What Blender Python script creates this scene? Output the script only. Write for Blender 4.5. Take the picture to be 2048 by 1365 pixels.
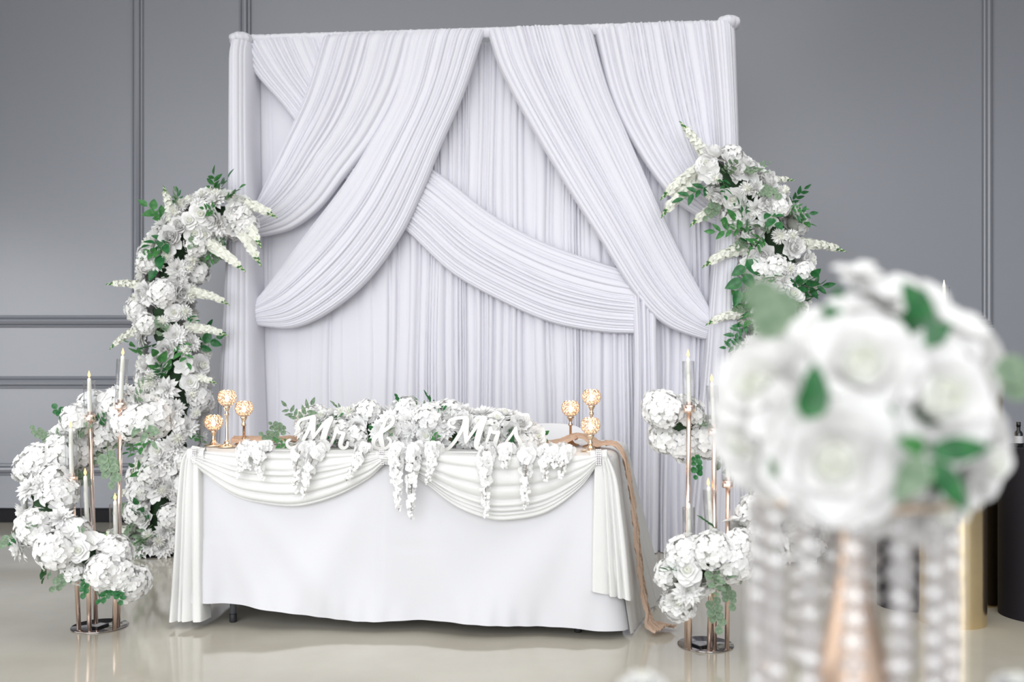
import bpy, math, random
import numpy as np
from mathutils import Vector, Matrix, Quaternion

for o in list(bpy.data.objects):
    bpy.data.objects.remove(o)
SC = bpy.context.scene
COL = SC.collection
PI = math.pi

# ------------------------------------------------------------------ camera
FPX, CX, HY, HC = 2000.0, 1024.0, 720.0, 1.15     # focal length (px), centre x, horizon y, camera height
cam_d = bpy.data.cameras.new('camera')
cam = bpy.data.objects.new('camera', cam_d)
COL.objects.link(cam)
cam.location = (0, 0, HC)
cam.rotation_euler = (PI / 2, 0, 0)
cam_d.sensor_width = 36.0
cam_d.lens = 36.0 * FPX / 2048.0
cam_d.shift_y = (HY - 682.5) / 2048.0
cam_d.dof.use_dof = True
cam_d.dof.focus_distance = 4.75
cam_d.dof.aperture_fstop = 1.8
cam_d.clip_start = 0.05
SC.camera = cam

# ------------------------------------------------------------------ world, lights, exposure
w = bpy.data.worlds.new('world')
SC.world = w
w.use_nodes = True
w.node_tree.nodes['Background'].inputs[0].default_value = (0.93, 0.96, 1.0, 1)
w.node_tree.nodes['Background'].inputs[1].default_value = 0.7


def area(name, loc, rot, sx, sy, power, col=(1, 1, 1)):
    l = bpy.data.lights.new(name, 'AREA')
    l.shape = 'RECTANGLE'
    l.size, l.size_y, l.energy, l.color = sx, sy, power, col
    o = bpy.data.objects.new(name, l)
    COL.objects.link(o)
    o.location, o.rotation_euler = loc, rot
    return o


area('window_daylight_left', (-5.56, 1.6, 1.3), (0, -PI / 2, 0), 2.2, 5.6, 85, (1.0, 0.99, 0.97))
area('ceiling_light_panel', (0.3, 2.6, 4.76), (0, 0, 0), 6.0, 4.0, 110, (1.0, 0.985, 0.96))  # added fill light for tops and floor; no lamp is seen overhead
sl = bpy.data.lights.new('soft_daylight', 'SUN')          # overcast daylight through the open glazed front of the hall
sl.energy, sl.angle, sl.color = 2.45, math.radians(55), (0.97, 0.985, 1.0)
so = bpy.data.objects.new('soft_daylight', sl)
COL.objects.link(so)
so.location = (-1.5, -3.0, 3.0)
so.rotation_euler = Vector((math.sin(math.radians(10)), math.cos(math.radians(10)), -math.tan(math.radians(15)))).to_track_quat('-Z', 'Y').to_euler()
SC.view_settings.view_transform = 'Standard'
SC.view_settings.look = 'None'
SC.view_settings.gamma = 1.0
SC.view_settings.use_curve_mapping = False
SC.view_settings.exposure = 0.10
SC.cycles.max_bounces = 10
SC.cycles.transparent_max_bounces = 24
SC.cycles.sample_clamp_indirect = 6.0


# ------------------------------------------------------------------ helpers
def PX(x, y, Y):
    """point at depth Y that the photograph shows at pixel (x, y)"""
    return Vector(((x - CX) / FPX * Y, Y, HC - (y - HY) / FPX * Y))


def FL(x, y):
    """floor point under pixel (x, y)"""
    Y = FPX * HC / (y - HY)
    return Vector(((x - CX) / FPX * Y, Y, 0))


class MB:
    def __init__(self):
        self.v, self.f, self.m = [], [], []

    def add(self, vs, fs, mat=0):
        b = len(self.v)
        self.v.extend([tuple(p) for p in vs])
        self.f.extend([tuple(b + i for i in q) for q in fs])
        self.m.extend([mat] * len(fs))

    def grid(self, P, mat=0, closed=False, flip=False):
        """P: rows of points"""
        n, m = len(P), len(P[0])
        vs = [p for r in P for p in r]
        fs = []
        for i in range(n - 1):
            for j in range(m if closed else m - 1):
                k = (j + 1) % m
                q = (i * m + j, i * m + k, (i + 1) * m + k, (i + 1) * m + j)
                fs.append(q[::-1] if flip else q)
        self.add(vs, fs, mat)

    def box(self, a, b, mat=0):
        (x0, y0, z0), (x1, y1, z1) = a, b
        self.add([(x0, y0, z0), (x1, y0, z0), (x1, y1, z0), (x0, y1, z0), (x0, y0, z1), (x1, y0, z1), (x1, y1, z1), (x0, y1, z1)],
                 [(3, 2, 1, 0), (4, 5, 6, 7), (0, 1, 5, 4), (1, 2, 6, 5), (2, 3, 7, 6), (3, 0, 4, 7)], mat)

    def lathe(self, prof, seg=24, mat=0, c=(0, 0, 0)):
        rows = [[(c[0] + r * math.cos(2 * PI * k / seg), c[1] + r * math.sin(2 * PI * k / seg), c[2] + z) for k in range(seg)] for r, z in prof]
        self.grid(rows, mat, closed=True)

    def tube(self, pts, rad, seg=8, mat=0, cap=True):
        pts = [Vector(p) for p in pts]
        n = len(pts)
        rows = []
        up = None
        for i, p in enumerate(pts):
            t = (pts[min(i + 1, n - 1)] - pts[max(i - 1, 0)]).normalized()
            if up is None:
                up = t.orthogonal().normalized()
            up = (up - t * up.dot(t)).normalized()
            s = t.cross(up)
            r = rad[i] if hasattr(rad, '__len__') else rad
            rows.append([p + (up * math.cos(2 * PI * k / seg) + s * math.sin(2 * PI * k / seg)) * r for k in range(seg)])
        b = len(self.v)
        self.grid(rows, mat, closed=True)
        if cap:
            self.f.append(tuple(b + k for k in range(seg))[::-1]); self.m.append(mat)
            self.f.append(tuple(b + (n - 1) * seg + k for k in range(seg))); self.m.append(mat)

    def ball(self, c, r, seg=8, rings=5, mat=0, sz=1.0):
        rows = []
        for i in range(rings + 1):
            a = PI * i / rings
            rr, z = max(r * math.sin(a), r * 0.02), -r * sz * math.cos(a)
            rows.append([(c[0] + rr * math.cos(2 * PI * k / seg), c[1] + rr * math.sin(2 * PI * k / seg), c[2] + z) for k in range(seg)])
        self.grid(rows, mat, closed=True)

    def mesh(self, name, mats, smooth=True):
        me = bpy.data.meshes.new(name)
        me.from_pydata(self.v, [], self.f)
        for mt in (mats if isinstance(mats, (list, tuple)) else [mats]):
            me.materials.append(mt)
        me.polygons.foreach_set('material_index', self.m)
        me.polygons.foreach_set('use_smooth', [smooth] * len(self.f))
        me.update()
        return me

    def build(self, name, mats, parent=None, smooth=True):
        return link(name, self.mesh(name, mats, smooth), parent)


def link(name, me, parent=None, loc=None, rot=None, sc=None):
    o = bpy.data.objects.new(name, me)
    COL.objects.link(o)
    if parent is not None:
        o.parent = parent
    if loc is not None:
        o.location = loc
    if rot is not None:
        o.rotation_mode = 'QUATERNION'
        o.rotation_quaternion = rot
    if sc is not None:
        o.scale = sc if hasattr(sc, '__len__') else (sc, sc, sc)
    return o


def tag(o, label, cat, group=None, kind=None):
    o['label'] = label
    if cat:
        o['category'] = cat
    if group:
        o['group'] = group
    if kind:
        o['kind'] = kind
    return o


def thing(name, label, cat, loc=(0, 0, 0), group=None, rotz=0):
    o = bpy.data.objects.new(name, None)
    COL.objects.link(o)
    o.empty_display_size = 0.05
    o.location = loc
    o.rotation_euler = (0, 0, rotz)
    return tag(o, label, cat, group)


def struct(o, label):
    o['kind'] = 'structure'
    o['label'] = label
    return o


def spline(pts, n):
    """Catmull-Rom through pts (any dimension), n samples, even in arc length"""
    p = np.array(pts, float)
    q = np.vstack([2 * p[0] - p[1], p, 2 * p[-1] - p[-2]])
    out = []
    for i in range(len(p) - 1):
        a, b, c, d = q[i], q[i + 1], q[i + 2], q[i + 3]
        for t in np.linspace(0, 1, 24, endpoint=False):
            out.append(0.5 * ((2 * b) + (c - a) * t + (2 * a - 5 * b + 4 * c - d) * t * t + (3 * b - a - 3 * c + d) * t ** 3))
    out.append(p[-1])
    out = np.array(out)
    d = np.r_[0, np.cumsum(np.linalg.norm(np.diff(out[:, :min(3, out.shape[1])], axis=0), axis=1))]
    s = np.linspace(0, d[-1], n)
    return np.stack([np.interp(s, d, out[:, k]) for k in range(out.shape[1])], 1)


def folds(n, seed, lo=0.4, amp_lo=0.35, sharp=0.75):
    """irregular fold profile on [0,1]: returns a function of an array"""
    r = np.random.RandomState(seed)
    wd = lo + r.rand(n) ** 1.5 * 1.6
    e = np.r_[0, np.cumsum(wd)]
    e /= e[-1]
    a = amp_lo + (1 - amp_lo) * r.rand(n)
    sk = 0.7 + 0.7 * r.rand(n)
    pw = 1.8 + 2.6 * r.rand(n)
    tl = -0.35 + 0.7 * r.rand(n)

    def f(s):
        s = np.clip(np.asarray(s, float), 0, 0.99999)
        i = np.clip(np.searchsorted(e, s, side='right') - 1, 0, n - 1)
        x = (s - e[i]) / (e[i + 1] - e[i])
        y = 2 * x ** sk[i] - 1
        return a[i] * (1 - np.abs(y) ** pw[i]) ** sharp * (1 + tl[i] * y)
    return f


# ------------------------------------------------------------------ materials
def mat(name, col, rough=0.5, metal=0.0, spec=0.5, **kw):
    m = bpy.data.materials.new(name)
    m.use_nodes = True
    b = m.node_tree.nodes['Principled BSDF']
    b.inputs['Base Color'].default_value = (*col, 1)
    b.inputs['Roughness'].default_value = rough
    b.inputs['Metallic'].default_value = metal
    b.inputs['Specular IOR Level'].default_value = spec
    for k, v in kw.items():
        b.inputs[k.replace('_', ' ')].default_value = v
    return m


def nodes(m):
    return m.node_tree.nodes, m.node_tree.links, m.node_tree.nodes['Principled BSDF']


def colour_noise(m, c1, c2, scale, detail=4, lo=0.35, hi=0.65, coord='Object', stretch=None):
    N, L, b = nodes(m)
    tc = N.new('ShaderNodeTexCoord')
    nz = N.new('ShaderNodeTexNoise')
    nz.inputs['Scale'].default_value = scale
    nz.inputs['Detail'].default_value = detail
    if stretch:
        mp = N.new('ShaderNodeMapping')
        mp.inputs['Scale'].default_value = stretch
        L.new(tc.outputs[coord], mp.inputs['Vector'])
        L.new(mp.outputs[0], nz.inputs['Vector'])
    else:
        L.new(tc.outputs[coord], nz.inputs['Vector'])
    cr = N.new('ShaderNodeValToRGB')
    cr.color_ramp.elements[0].position, cr.color_ramp.elements[0].color = lo, (*c1, 1)
    cr.color_ramp.elements[1].position, cr.color_ramp.elements[1].color = hi, (*c2, 1)
    L.new(nz.outputs['Fac'], cr.inputs[0])
    L.new(cr.outputs[0], b.inputs['Base Color'])
    return nz, tc


def bump(m, scale, strength, dist=0.002, tex='noise', coord='Object'):
    N, L, b = nodes(m)
    tc = N.new('ShaderNodeTexCoord')
    nz = N.new('ShaderNodeTexNoise' if tex == 'noise' else 'ShaderNodeTexVoronoi')
    nz.inputs['Scale'].default_value = scale
    L.new(tc.outputs[coord], nz.inputs['Vector'])
    bp = N.new('ShaderNodeBump')
    bp.inputs['Strength'].default_value = strength
    bp.inputs['Distance'].default_value = dist
    L.new(nz.outputs[0], bp.inputs['Height'])
    L.new(bp.outputs[0], b.inputs['Normal'])


def translucent(m, col, fac):
    N, L, b = nodes(m)
    t = N.new('ShaderNodeBsdfTranslucent')
    t.inputs['Color'].default_value = (*col, 1)
    mx = N.new('ShaderNodeMixShader')
    mx.inputs[0].default_value = fac
    out = N['Material Output']
    L.new(b.outputs[0], mx.inputs[1])
    L.new(t.outputs[0], mx.inputs[2])
    L.new(mx.outputs[0], out.inputs[0])


def thin_glass(name, tint, refl, rough=0.02, base=0.04):
    m = bpy.data.materials.new(name)
    m.use_nodes = True
    N, L = m.node_tree.nodes, m.node_tree.links
    N.remove(N['Principled BSDF'])
    t = N.new('ShaderNodeBsdfTransparent'); t.inputs[0].default_value = (*tint, 1)
    g = N.new('ShaderNodeBsdfGlossy'); g.inputs['Roughness'].default_value = rough
    fr = N.new('ShaderNodeLayerWeight'); fr.inputs[0].default_value = 0.5
    pw = N.new('ShaderNodeMath'); pw.operation = 'POWER'; pw.inputs[1].default_value = 3.0
    ml = N.new('ShaderNodeMath'); ml.operation = 'MULTIPLY_ADD'; ml.inputs[1].default_value = refl; ml.inputs[2].default_value = base
    L.new(fr.outputs['Facing'], pw.inputs[0]); L.new(pw.outputs[0], ml.inputs[0])
    mx = N.new('ShaderNodeMixShader')
    L.new(ml.outputs[0], mx.inputs[0])
    L.new(t.outputs[0], mx.inputs[1]); L.new(g.outputs[0], mx.inputs[2])
    L.new(mx.outputs[0], N['Material Output'].inputs[0])
    return m


def emit(name, col, s):
    m = bpy.data.materials.new(name)
    m.use_nodes = True
    N, L = m.node_tree.nodes, m.node_tree.links
    N.remove(N['Principled BSDF'])
    e = N.new('ShaderNodeEmission')
    e.inputs[0].default_value = (*col, 1)
    e.inputs[1].default_value = s
    L.new(e.outputs[0], N['Material Output'].inputs[0])
    return m


M = {}
M['wall'] = mat('grey_wall_paint', (0.235, 0.245, 0.275), 0.28, spec=0.5)
bump(M['wall'], 260, 0.12, 0.001)
M['base'] = mat('black_baseboard_paint', (0.008, 0.008, 0.010), 0.6, spec=0.2)
M['ceil'] = mat('ceiling_paint', (0.85, 0.85, 0.85), 0.9)
M['floor'] = mat('polished_floor', (0.5, 0.47, 0.41), 0.09, spec=0.6)
colour_noise(M['floor'], (0.46, 0.43, 0.36), (0.56, 0.53, 0.455), 1.3, 6)
M['drape'] = mat('white_drape_fabric', (0.78, 0.78, 0.845), 0.75, spec=0.2, Sheen_Weight=0.15)
translucent(M['drape'], (0.80, 0.80, 0.86), 0.12)
M['cloth'] = mat('white_tablecloth', (0.63, 0.63, 0.66), 0.6, spec=0.3)
bump(M['cloth'], 7, 0.25, 0.004)
M['petal'] = mat('white_silk_petal', (0.93, 0.93, 0.925), 0.65, spec=0.25)
translucent(M['petal'], (0.95, 0.95, 0.94), 0.18)
M['petal_warm'] = mat('cream_silk_petal', (0.88, 0.89, 0.82), 0.65, spec=0.25)
translucent(M['petal_warm'], (0.93, 0.94, 0.86), 0.18)
M['foam'] = mat('matte_foam_petal', (0.76, 0.755, 0.745), 0.8, spec=0.2)  # foreground copy of the white petal, darkened to offset its stronger light
M['foam_heart'] = mat('pale_green_foam_heart', (0.80, 0.81, 0.75), 0.8, spec=0.2)  # heart of the foreground blooms, darkened with their petals against the strong light
M['pcentre'] = mat('pale_green_petal_heart', (0.62, 0.72, 0.42), 0.7, spec=0.2)
M['leaf_d'] = mat('emerald_leaf', (0.012, 0.13, 0.035), 0.42, spec=0.5)
colour_noise(M['leaf_d'], (0.010, 0.10, 0.03), (0.03, 0.20, 0.05), 3.5, 2)
M['leaf_m'] = mat('fresh_green_leaf', (0.07, 0.30, 0.05), 0.45)
colour_noise(M['leaf_m'], (0.035, 0.18, 0.045), (0.09, 0.29, 0.08), 3.5, 2)
M['leaf_s'] = mat('sage_leaf', (0.20, 0.30, 0.18), 0.6, spec=0.3)
colour_noise(M['leaf_s'], (0.15, 0.23, 0.15), (0.30, 0.38, 0.27), 3.5, 2)
for k in ('leaf_d', 'leaf_m', 'leaf_s'):
    translucent(M[k], (0.12, 0.32, 0.10), 0.12)
M['stem'] = mat('green_stem', (0.10, 0.22, 0.06), 0.6)
M['twig'] = mat('brown_twig', (0.16, 0.11, 0.08), 0.8)
M['core'] = mat('green_foam_core', (0.03, 0.07, 0.03), 0.9)
M['rose_gold'] = mat('rose_gold_metal', (0.99, 0.78, 0.68), 0.24, 1.0)
M['gold'] = mat('champagne_gold_metal', (0.93, 0.74, 0.56), 0.2, 1.0)
M['brass'] = mat('brushed_gold_sheet', (0.90, 0.73, 0.45), 0.22, 1.0)
bump(M['brass'], 9, 0.12, 0.01)
M['stand_gold'] = mat('satin_rose_gold', (0.80, 0.60, 0.46), 0.38, 1.0)
M['mirror'] = mat('dark_mirror_base', (0.35, 0.32, 0.31), 0.05, 1.0)
M['wax'] = mat('ivory_wax', (0.86, 0.84, 0.76), 0.45, spec=0.4)
M['flame'] = emit('candle_flame', (1.0, 0.52, 0.2), 3.0)
M['tea'] = emit('tealight_glow', (1.0, 0.60, 0.28), 9.0)
M['glass'] = thin_glass('clear_glass', (0.95, 0.955, 0.96), 0.8)
M['crystal'] = thin_glass('crystal_bead_glass', (0.97, 0.94, 0.91), 0.5, 0.05, 0.30)
M['sequin'] = mat('white_sequin_cloth', (0.76, 0.76, 0.75), 0.35, spec=0.7)
bump(M['sequin'], 520, 0.7, 0.0015, 'vor')
M['gauze'] = mat('peach_gauze', (0.62, 0.455, 0.35), 0.9, spec=0.1)
bump(M['gauze'], 120, 0.5, 0.006)
translucent(M['gauze'], (0.66, 0.48, 0.37), 0.25)
M['white_wood'] = mat('white_painted_wood', (0.74, 0.73, 0.71), 0.5)
M['steel'] = mat('grey_steel_leg', (0.22, 0.24, 0.26), 0.4, 0.6)
M['rubber'] = mat('black_rubber', (0.02, 0.02, 0.022), 0.6)
M['plastic_top'] = mat('table_board', (0.6, 0.6, 0.6), 0.6)
M['black'] = mat('black_cloth', (0.010, 0.008, 0.012), 0.75, spec=0.3)
M['gem'] = mat('rhinestone', (0.75, 0.73, 0.75), 0.12, 0.85)
M['black_gloss'] = mat('black_gloss_plastic', (0.012, 0.012, 0.014), 0.15)
M['label'] = mat('grey_print', (0.45, 0.45, 0.47), 0.5)
M['chair'] = mat('white_chair_resin', (0.78, 0.78, 0.80), 0.4)

# ================================================================== the room
WY = 7.08                         # back wall
XL, XR, YF, ZC = -5.5, 6.2, -1.5, 4.8
b = MB(); b.add([(XL, YF - 4, 0), (XR, YF - 4, 0), (XR, WY, 0), (XL, WY, 0)], [(0, 1, 2, 3)])
struct(b.build('floor', M['floor'], smooth=False), 'polished beige floor reflecting the white drapes')
b = MB(); b.box((XL, WY, 0), (XR, WY + 0.15, ZC))
struct(b.build('wall_back', M['wall'], smooth=False), 'slate grey panelled wall behind the drapes')
b = MB(); b.box((XR, YF, 0), (XR + 0.15, WY, ZC))
struct(b.build('wall_right', M['wall'], smooth=False), 'grey side wall right of the room')
b = MB()
b.box((XL - 0.15, YF, 0), (XL, WY, 0.2)); b.box((XL - 0.15, YF, 2.4), (XL, WY, ZC))
b.box((XL - 0.15, YF, 0.2), (XL, -1.2, 2.4)); b.box((XL - 0.15, 4.4, 0.2), (XL, WY, 2.4))
struct(b.build('wall_left', M['wall'], smooth=False), 'grey side wall with a wide window opening')
b = MB(); b.box((XL, YF, ZC), (XR, WY, ZC + 0.1))
struct(b.build('ceiling', M['ceil'], smooth=False), 'plain pale ceiling')
b = MB()
b.grid([[(XL, WY - d, z), (XR, WY - d, z)] for d, z in ((0.02, 0), (0.02, 0.085), (0.014, 0.095), (0.0, 0.1))], flip=False)
struct(b.build('baseboard_back', M['base'], smooth=False), 'low black baseboard along the grey wall')

# panel moulding: profile swept round rectangles
PROF = [(0, 0), (0.008, 0.010), (0.016, 0.012), (0.020, 0.006), (0.027, 0.016), (0.045, 0.024), (0.058, 0.022), (0.066, 0.010), (0.072, 0.016), (0.082, 0.014), (0.088, 0.0)]


def panel(i, x0, x1, z0, z1, label):
    b = MB()
    rows = []
    for cx, cz, sx, sz in ((x0, z0, 1, 1), (x1, z0, -1, 1), (x1, z1, -1, -1), (x0, z1, 1, -1), (x0, z0, 1, 1)):
        rows.append([(cx + sx * o, WY - 1.5 * h, cz + sz * o) for o, h in PROF])
    for k in range(4):
        b.grid([rows[k], rows[k + 1]])
    o = b.build('trim_%d' % i, M['wall'], smooth=False)
    struct(o, label)


kz = WY / FPX
wx = lambda px: (px - CX) * kz
wz = lambda py: HC - (py - HY) * kz
panel(1, XL + 0.3, wx(288), wz(656), 4.2, 'upper wall panel moulding left of the drapes')
panel(2, wx(478), wx(1988), wz(656), 4.2, 'upper wall panel moulding behind the drapes')
panel(3, XL + 0.3, wx(300), wz(952), wz(753), 'lower wall panel moulding behind the left candle stand')
panel(4, wx(478), wx(1988), wz(952), wz(753), 'lower wall panel moulding behind the drapes')
panel(5, wx(2178), XR - 0.3, wz(656), 4.2, 'upper wall panel moulding at the right edge')
panel(6, wx(2178), XR - 0.3, wz(952), wz(753), 'lower wall panel moulding at the right edge')

# ================================================================== draped backdrop
TH = math.radians(6.2)
BU = np.array([math.cos(TH), -math.sin(TH), 0])       # left to right along the backdrop
BN = np.array([-math.sin(TH), -math.cos(TH), 0])      # towards the camera
BR = np.array([1.33, 5.97, 0])
BW = 3.12
BO = BR - BU * BW                                     # left foot
CAMP = np.array([0, 0, HC])


def bp_uv(x, y, d=0.0):
    """pixel -> (u, z) on the backdrop's plane moved d towards the camera"""
    dr = np.array([(x - CX) / FPX, 1.0, -(y - HY) / FPX])
    o = BO + BN * d
    t = np.dot(o - CAMP, BN) / np.dot(dr, BN)
    p = CAMP + dr * t
    return np.dot(p - BO, BU), p[2]


def bpt(u, z, d):
    p = BO + BU * u + BN * d
    return (p[0], p[1], z)


backdrop = thing('drape_backdrop', 'tall white draped fabric backdrop with crossed swags behind the table', 'backdrop', tuple(BO + BU * BW / 2))
BLOC = np.array(backdrop.location)


def loc_grid(P):
    return [[(p[0] - BLOC[0], p[1] - BLOC[1], p[2] - BLOC[2]) for p in r] for r in P]


def swag(name, Lpx, Rpx, d0, nf, seed, amp=0.45, bulge=0.02, nt=70, per=9, edge=0.012, d1=None, amax=0.03, zmin=0.006, label=None, wob=0.006, endamp=1.0, top_roll=0.03, early=0):
    L = spline([bp_uv(x, y, d0) for x, y in Lpx], nt)
    R = spline([bp_uv(x, y, d0) for x, y in Rpx], nt)
    f = folds(nf, seed)
    f2 = folds(nf * 2 + 5, seed + 77)
    ns = nf * per
    s = np.linspace(0, 1, ns)
    r = np.random.RandomState(seed + 5)
    ph = r.rand(6) * 6.28
    rows = []
    for i in range(nt):
        t = i / (nt - 1)
        wd = math.hypot(*(R[i] - L[i]))
        a = min(amp * wd / nf * 1.6, amax) * (1 + (endamp - 1) * t)
        sw = s + wob * (np.sin(3 * t + ph[0] + 5 * s) + np.sin(7 * t + ph[1] + 9 * s)) * np.sin(PI * s)
        h = f(sw) * a * 1.7 + f2(sw + 0.004 * math.sin(4 * t + ph[2])) * a * 0.16
        ed = np.minimum(np.minimum(s, 1 - s) / 0.03, 1.0)
        base = d0 if d1 is None else (d0 + (d1 - d0) * t if not early else d1 + (d0 - d1) * max(0.0, 1 - t / early))
        d = base + h * (0.4 + 0.6 * ed) + bulge * np.sin(PI * s) ** 0.6 - edge * (1 - ed) ** 2 - top_roll * max(0.0, 1 - t / 0.035) ** 2
        u = L[i][0] + (R[i][0] - L[i][0]) * s
        z = np.maximum(L[i][1] + (R[i][1] - L[i][1]) * s, zmin)
        rows.append([bpt(u[k], z[k], d[k]) for k in range(ns)])
    b = MB(); b.grid(loc_grid(rows))
    o = b.build(name, M['drape'], backdrop)
    if label:
        o['label'] = label
    return o


# plain pleated curtain at the back: sparse folds at left, dense elsewhere
def back_curtain():
    r = np.random.RandomState(4)
    u0, u1 = 0.10, BW - 0.10
    n = 1500
    us = np.linspace(u0, u1, n)
    s = (us - u0) / (u1 - u0)
    sm = np.where(s < 0.30, s * 0.30 / 0.30 * 0.45, 0.135 + (s - 0.30) * (1 - 0.135) / 0.70)
    f = folds(66, 11, lo=0.35, amp_lo=0.25, sharp=0.8)
    f2 = folds(24, 12, lo=0.5, sharp=1.0)
    nz = 26
    rows = []
    for i in range(nz):
        t = i / (nz - 1)
        z = 3.10 * (1 - t) + 0.004
        dens = 1 / (1 + np.exp(-(s - 0.27) * 40))
        sh = sm + 0.0035 * np.sin(5 * t + 9 * s) + 0.002 * np.sin(13 * t + 31 * s)
        h = (f(sh) * (0.010 + 0.028 * dens) + f2(sh) * (0.030 - 0.006 * dens)) * (0.55 + 0.6 * t)
        flare = 0.05 * max(0, t - 0.9) / 0.1
        d = h - 0.03 + flare * (0.4 + f2(sh))
        rows.append([bpt(us[k], z, d[k]) for k in range(n)])
    b = MB(); b.grid(loc_grid(rows))
    b.build('back_curtain', M['drape'], backdrop)


back_curtain()
# long swag from the upper left, under the others
swag('swag', [(660, 69.7), (700, 190), (790, 290), (880, 347), (980, 425), (1080, 480), (1200, 523), (1290, 545)],
     [(468, 86), (508, 147), (560, 207), (640, 310), (740, 405), (815, 466), (900, 545), (1000, 602), (1100, 645), (1200, 664), (1290, 668)],
     0.105, 21, 3, amp=0.35, nt=110, bulge=0.03, d1=0.045, early=0.16, label='long white swag sweeping from upper left to lower right')
# left pair
swag('swag', [(648, 70.2), (610, 190), (560, 300), (515, 395), (505, 412)], [(835, 63.3), (800, 180), (750, 275), (690, 352), (640, 415), (585, 456), (530, 471), (505, 470)],
     0.115, 17, 21, amp=0.40, nt=80, bulge=0.03, d1=0.09, label='short white swag tied to the left column, upper one')
swag('swag', [(820, 63.8), (790, 190), (735, 290), (680, 375), (600, 478), (530, 572), (508, 598)], [(970, 58.3), (930, 180), (882, 290), (845, 380), (800, 472), (735, 560), (660, 622), (585, 656), (508, 652)],
     0.13, 19, 31, amp=0.40, nt=90, bulge=0.045, d1=0.09, label='wide white swag tied low on the left column')
# right pair
swag('swag', [(1182, 50.5), (1215, 170), (1252, 260), (1300, 370), (1350, 480), (1412, 600), (1425, 625)], [(973, 58.2), (1000, 140), (1060, 252), (1130, 370), (1200, 480), (1270, 590), (1330, 650), (1400, 677), (1428, 678)],
     0.12, 22, 41, amp=0.40, nt=90, bulge=0.045, d1=0.09, label='wide white swag tied low on the right column')
swag('swag', [(1440, 41.0), (1450, 150), (1446, 250), (1440, 340)], [(1186, 50.4), (1222, 195), (1275, 303), (1340, 392), (1395, 432), (1440, 452)],
     0.095, 24, 51, amp=0.40, nt=80, bulge=0.03, d1=0.08, label='white swag fanning to the right column, upper one')
# short pleated panel hanging right of the long swag's end
swag('curtain_panel', [(1262, 560), (1268, 700), (1266, 900), (1262, 1104)], [(1312, 560), (1314, 700), (1318, 900), (1316, 1108)], 0.06, 5, 61, amp=0.55, nt=30, bulge=0.03)
# side columns of gathered cloth
swag('column_curtain', [(463, 90), (462, 250), (461, 400), (455, 560), (447, 720), (436, 880), (424, 1092)], [(508, 88), (509, 250), (512, 400), (516, 560), (518, 720), (524, 880), (534, 1092)],
     0.10, 8, 71, amp=0.36, nt=60, bulge=0.13, edge=0.1, amax=0.02, label='gathered white column of cloth at the left end')
swag('column_curtain', [(1408, 55), (1424, 200), (1432, 330), (1430, 460), (1418, 600), (1408, 720), (1392, 880), (1368, 1098)], [(1470, 50), (1475, 200), (1479, 330), (1482, 460), (1484, 600), (1488, 720), (1496, 880), (1510, 1104)],
     0.10, 10, 81, amp=0.36, nt=60, bulge=0.13, edge=0.1, amax=0.02, label='gathered white column of cloth at the right end')


def rod_pocket():
    n, seg = 700, 14
    r = np.random.RandomState(9)
    rip = np.convolve(r.randn(n + 8), np.ones(3) / 3, 'same')[4:n + 4]
    A, Bq = bp_uv(468, 82, 0.05), bp_uv(1468, 52, 0.05)
    rows = []
    for i in range(n):
        t = i / (n - 1)
        u = A[0] + (Bq[0] - A[0]) * t
        zc = A[1] + (Bq[1] - A[1]) * t
        row = []
        for k in range(seg):
            a = 2 * PI * k / seg
            rad = 0.022 * (1 + 0.13 * rip[i] * (0.6 + 0.4 * math.sin(a + i)))
            drop = -0.02 if math.sin(a) < -0.5 else 0
            row.append(bpt(u, zc + rad * math.sin(a) + drop, 0.088 + rad * 1.4 * math.cos(a)))
        rows.append(row)
    b = MB(); b.grid(loc_grid(rows), closed=True)
    b.build('rod_pocket', M['drape'], backdrop)


rod_pocket()
for x, y, sgn in ((486, 82, -1), (1455, 50, 1)):
    u, z = bp_uv(x, y, 0.1)
    b = MB()
    rows = []
    for i in range(9):
        a = PI * i / 8
        row = []
        for k in range(40):
            q = 2 * PI * k / 40
            rr = max(math.sin(a), 0.02) * (1 + 0.07 * math.sin(7 * q + i) + 0.05 * math.sin(13 * q))
            row.append(bpt(u + 0.072 * rr * math.cos(q), z + 0.045 * math.cos(a), 0.12 + 0.085 * rr * math.sin(q)))
        rows.append(row)
    b.grid(loc_grid(rows), closed=True, flip=True)
    b.build('cloth_cap', M['drape'], backdrop)
for u in (0.07, BW - 0.07):
    b = MB()
    p, q = bpt(u, 0.0, 0.03), bpt(u, 3.12, 0.03)
    b.tube([np.array(p) - BLOC, np.array(q) - BLOC], 0.02, 10)
    c = np.array(p) - BLOC
    b.lathe([(0.0, 0.012), (0.16, 0.012), (0.16, 0.0), (0.0, 0.0)], 20, c=c)
    b.build('upright_pole', M['steel'], backdrop)

# ================================================================== table and cloths
TU = Vector((math.cos(TH), -math.sin(TH), 0))
TV = Vector((math.sin(TH), math.cos(TH), 0))
TP0 = Vector((-1.391, 4.362, 0))      # front left corner of the table top
TL, TD, TZ = 1.82, 0.76, 0.745


def TT(u, v, z):
    return TP0 + TU * u + TV * v + Vector((0, 0, z))


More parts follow.
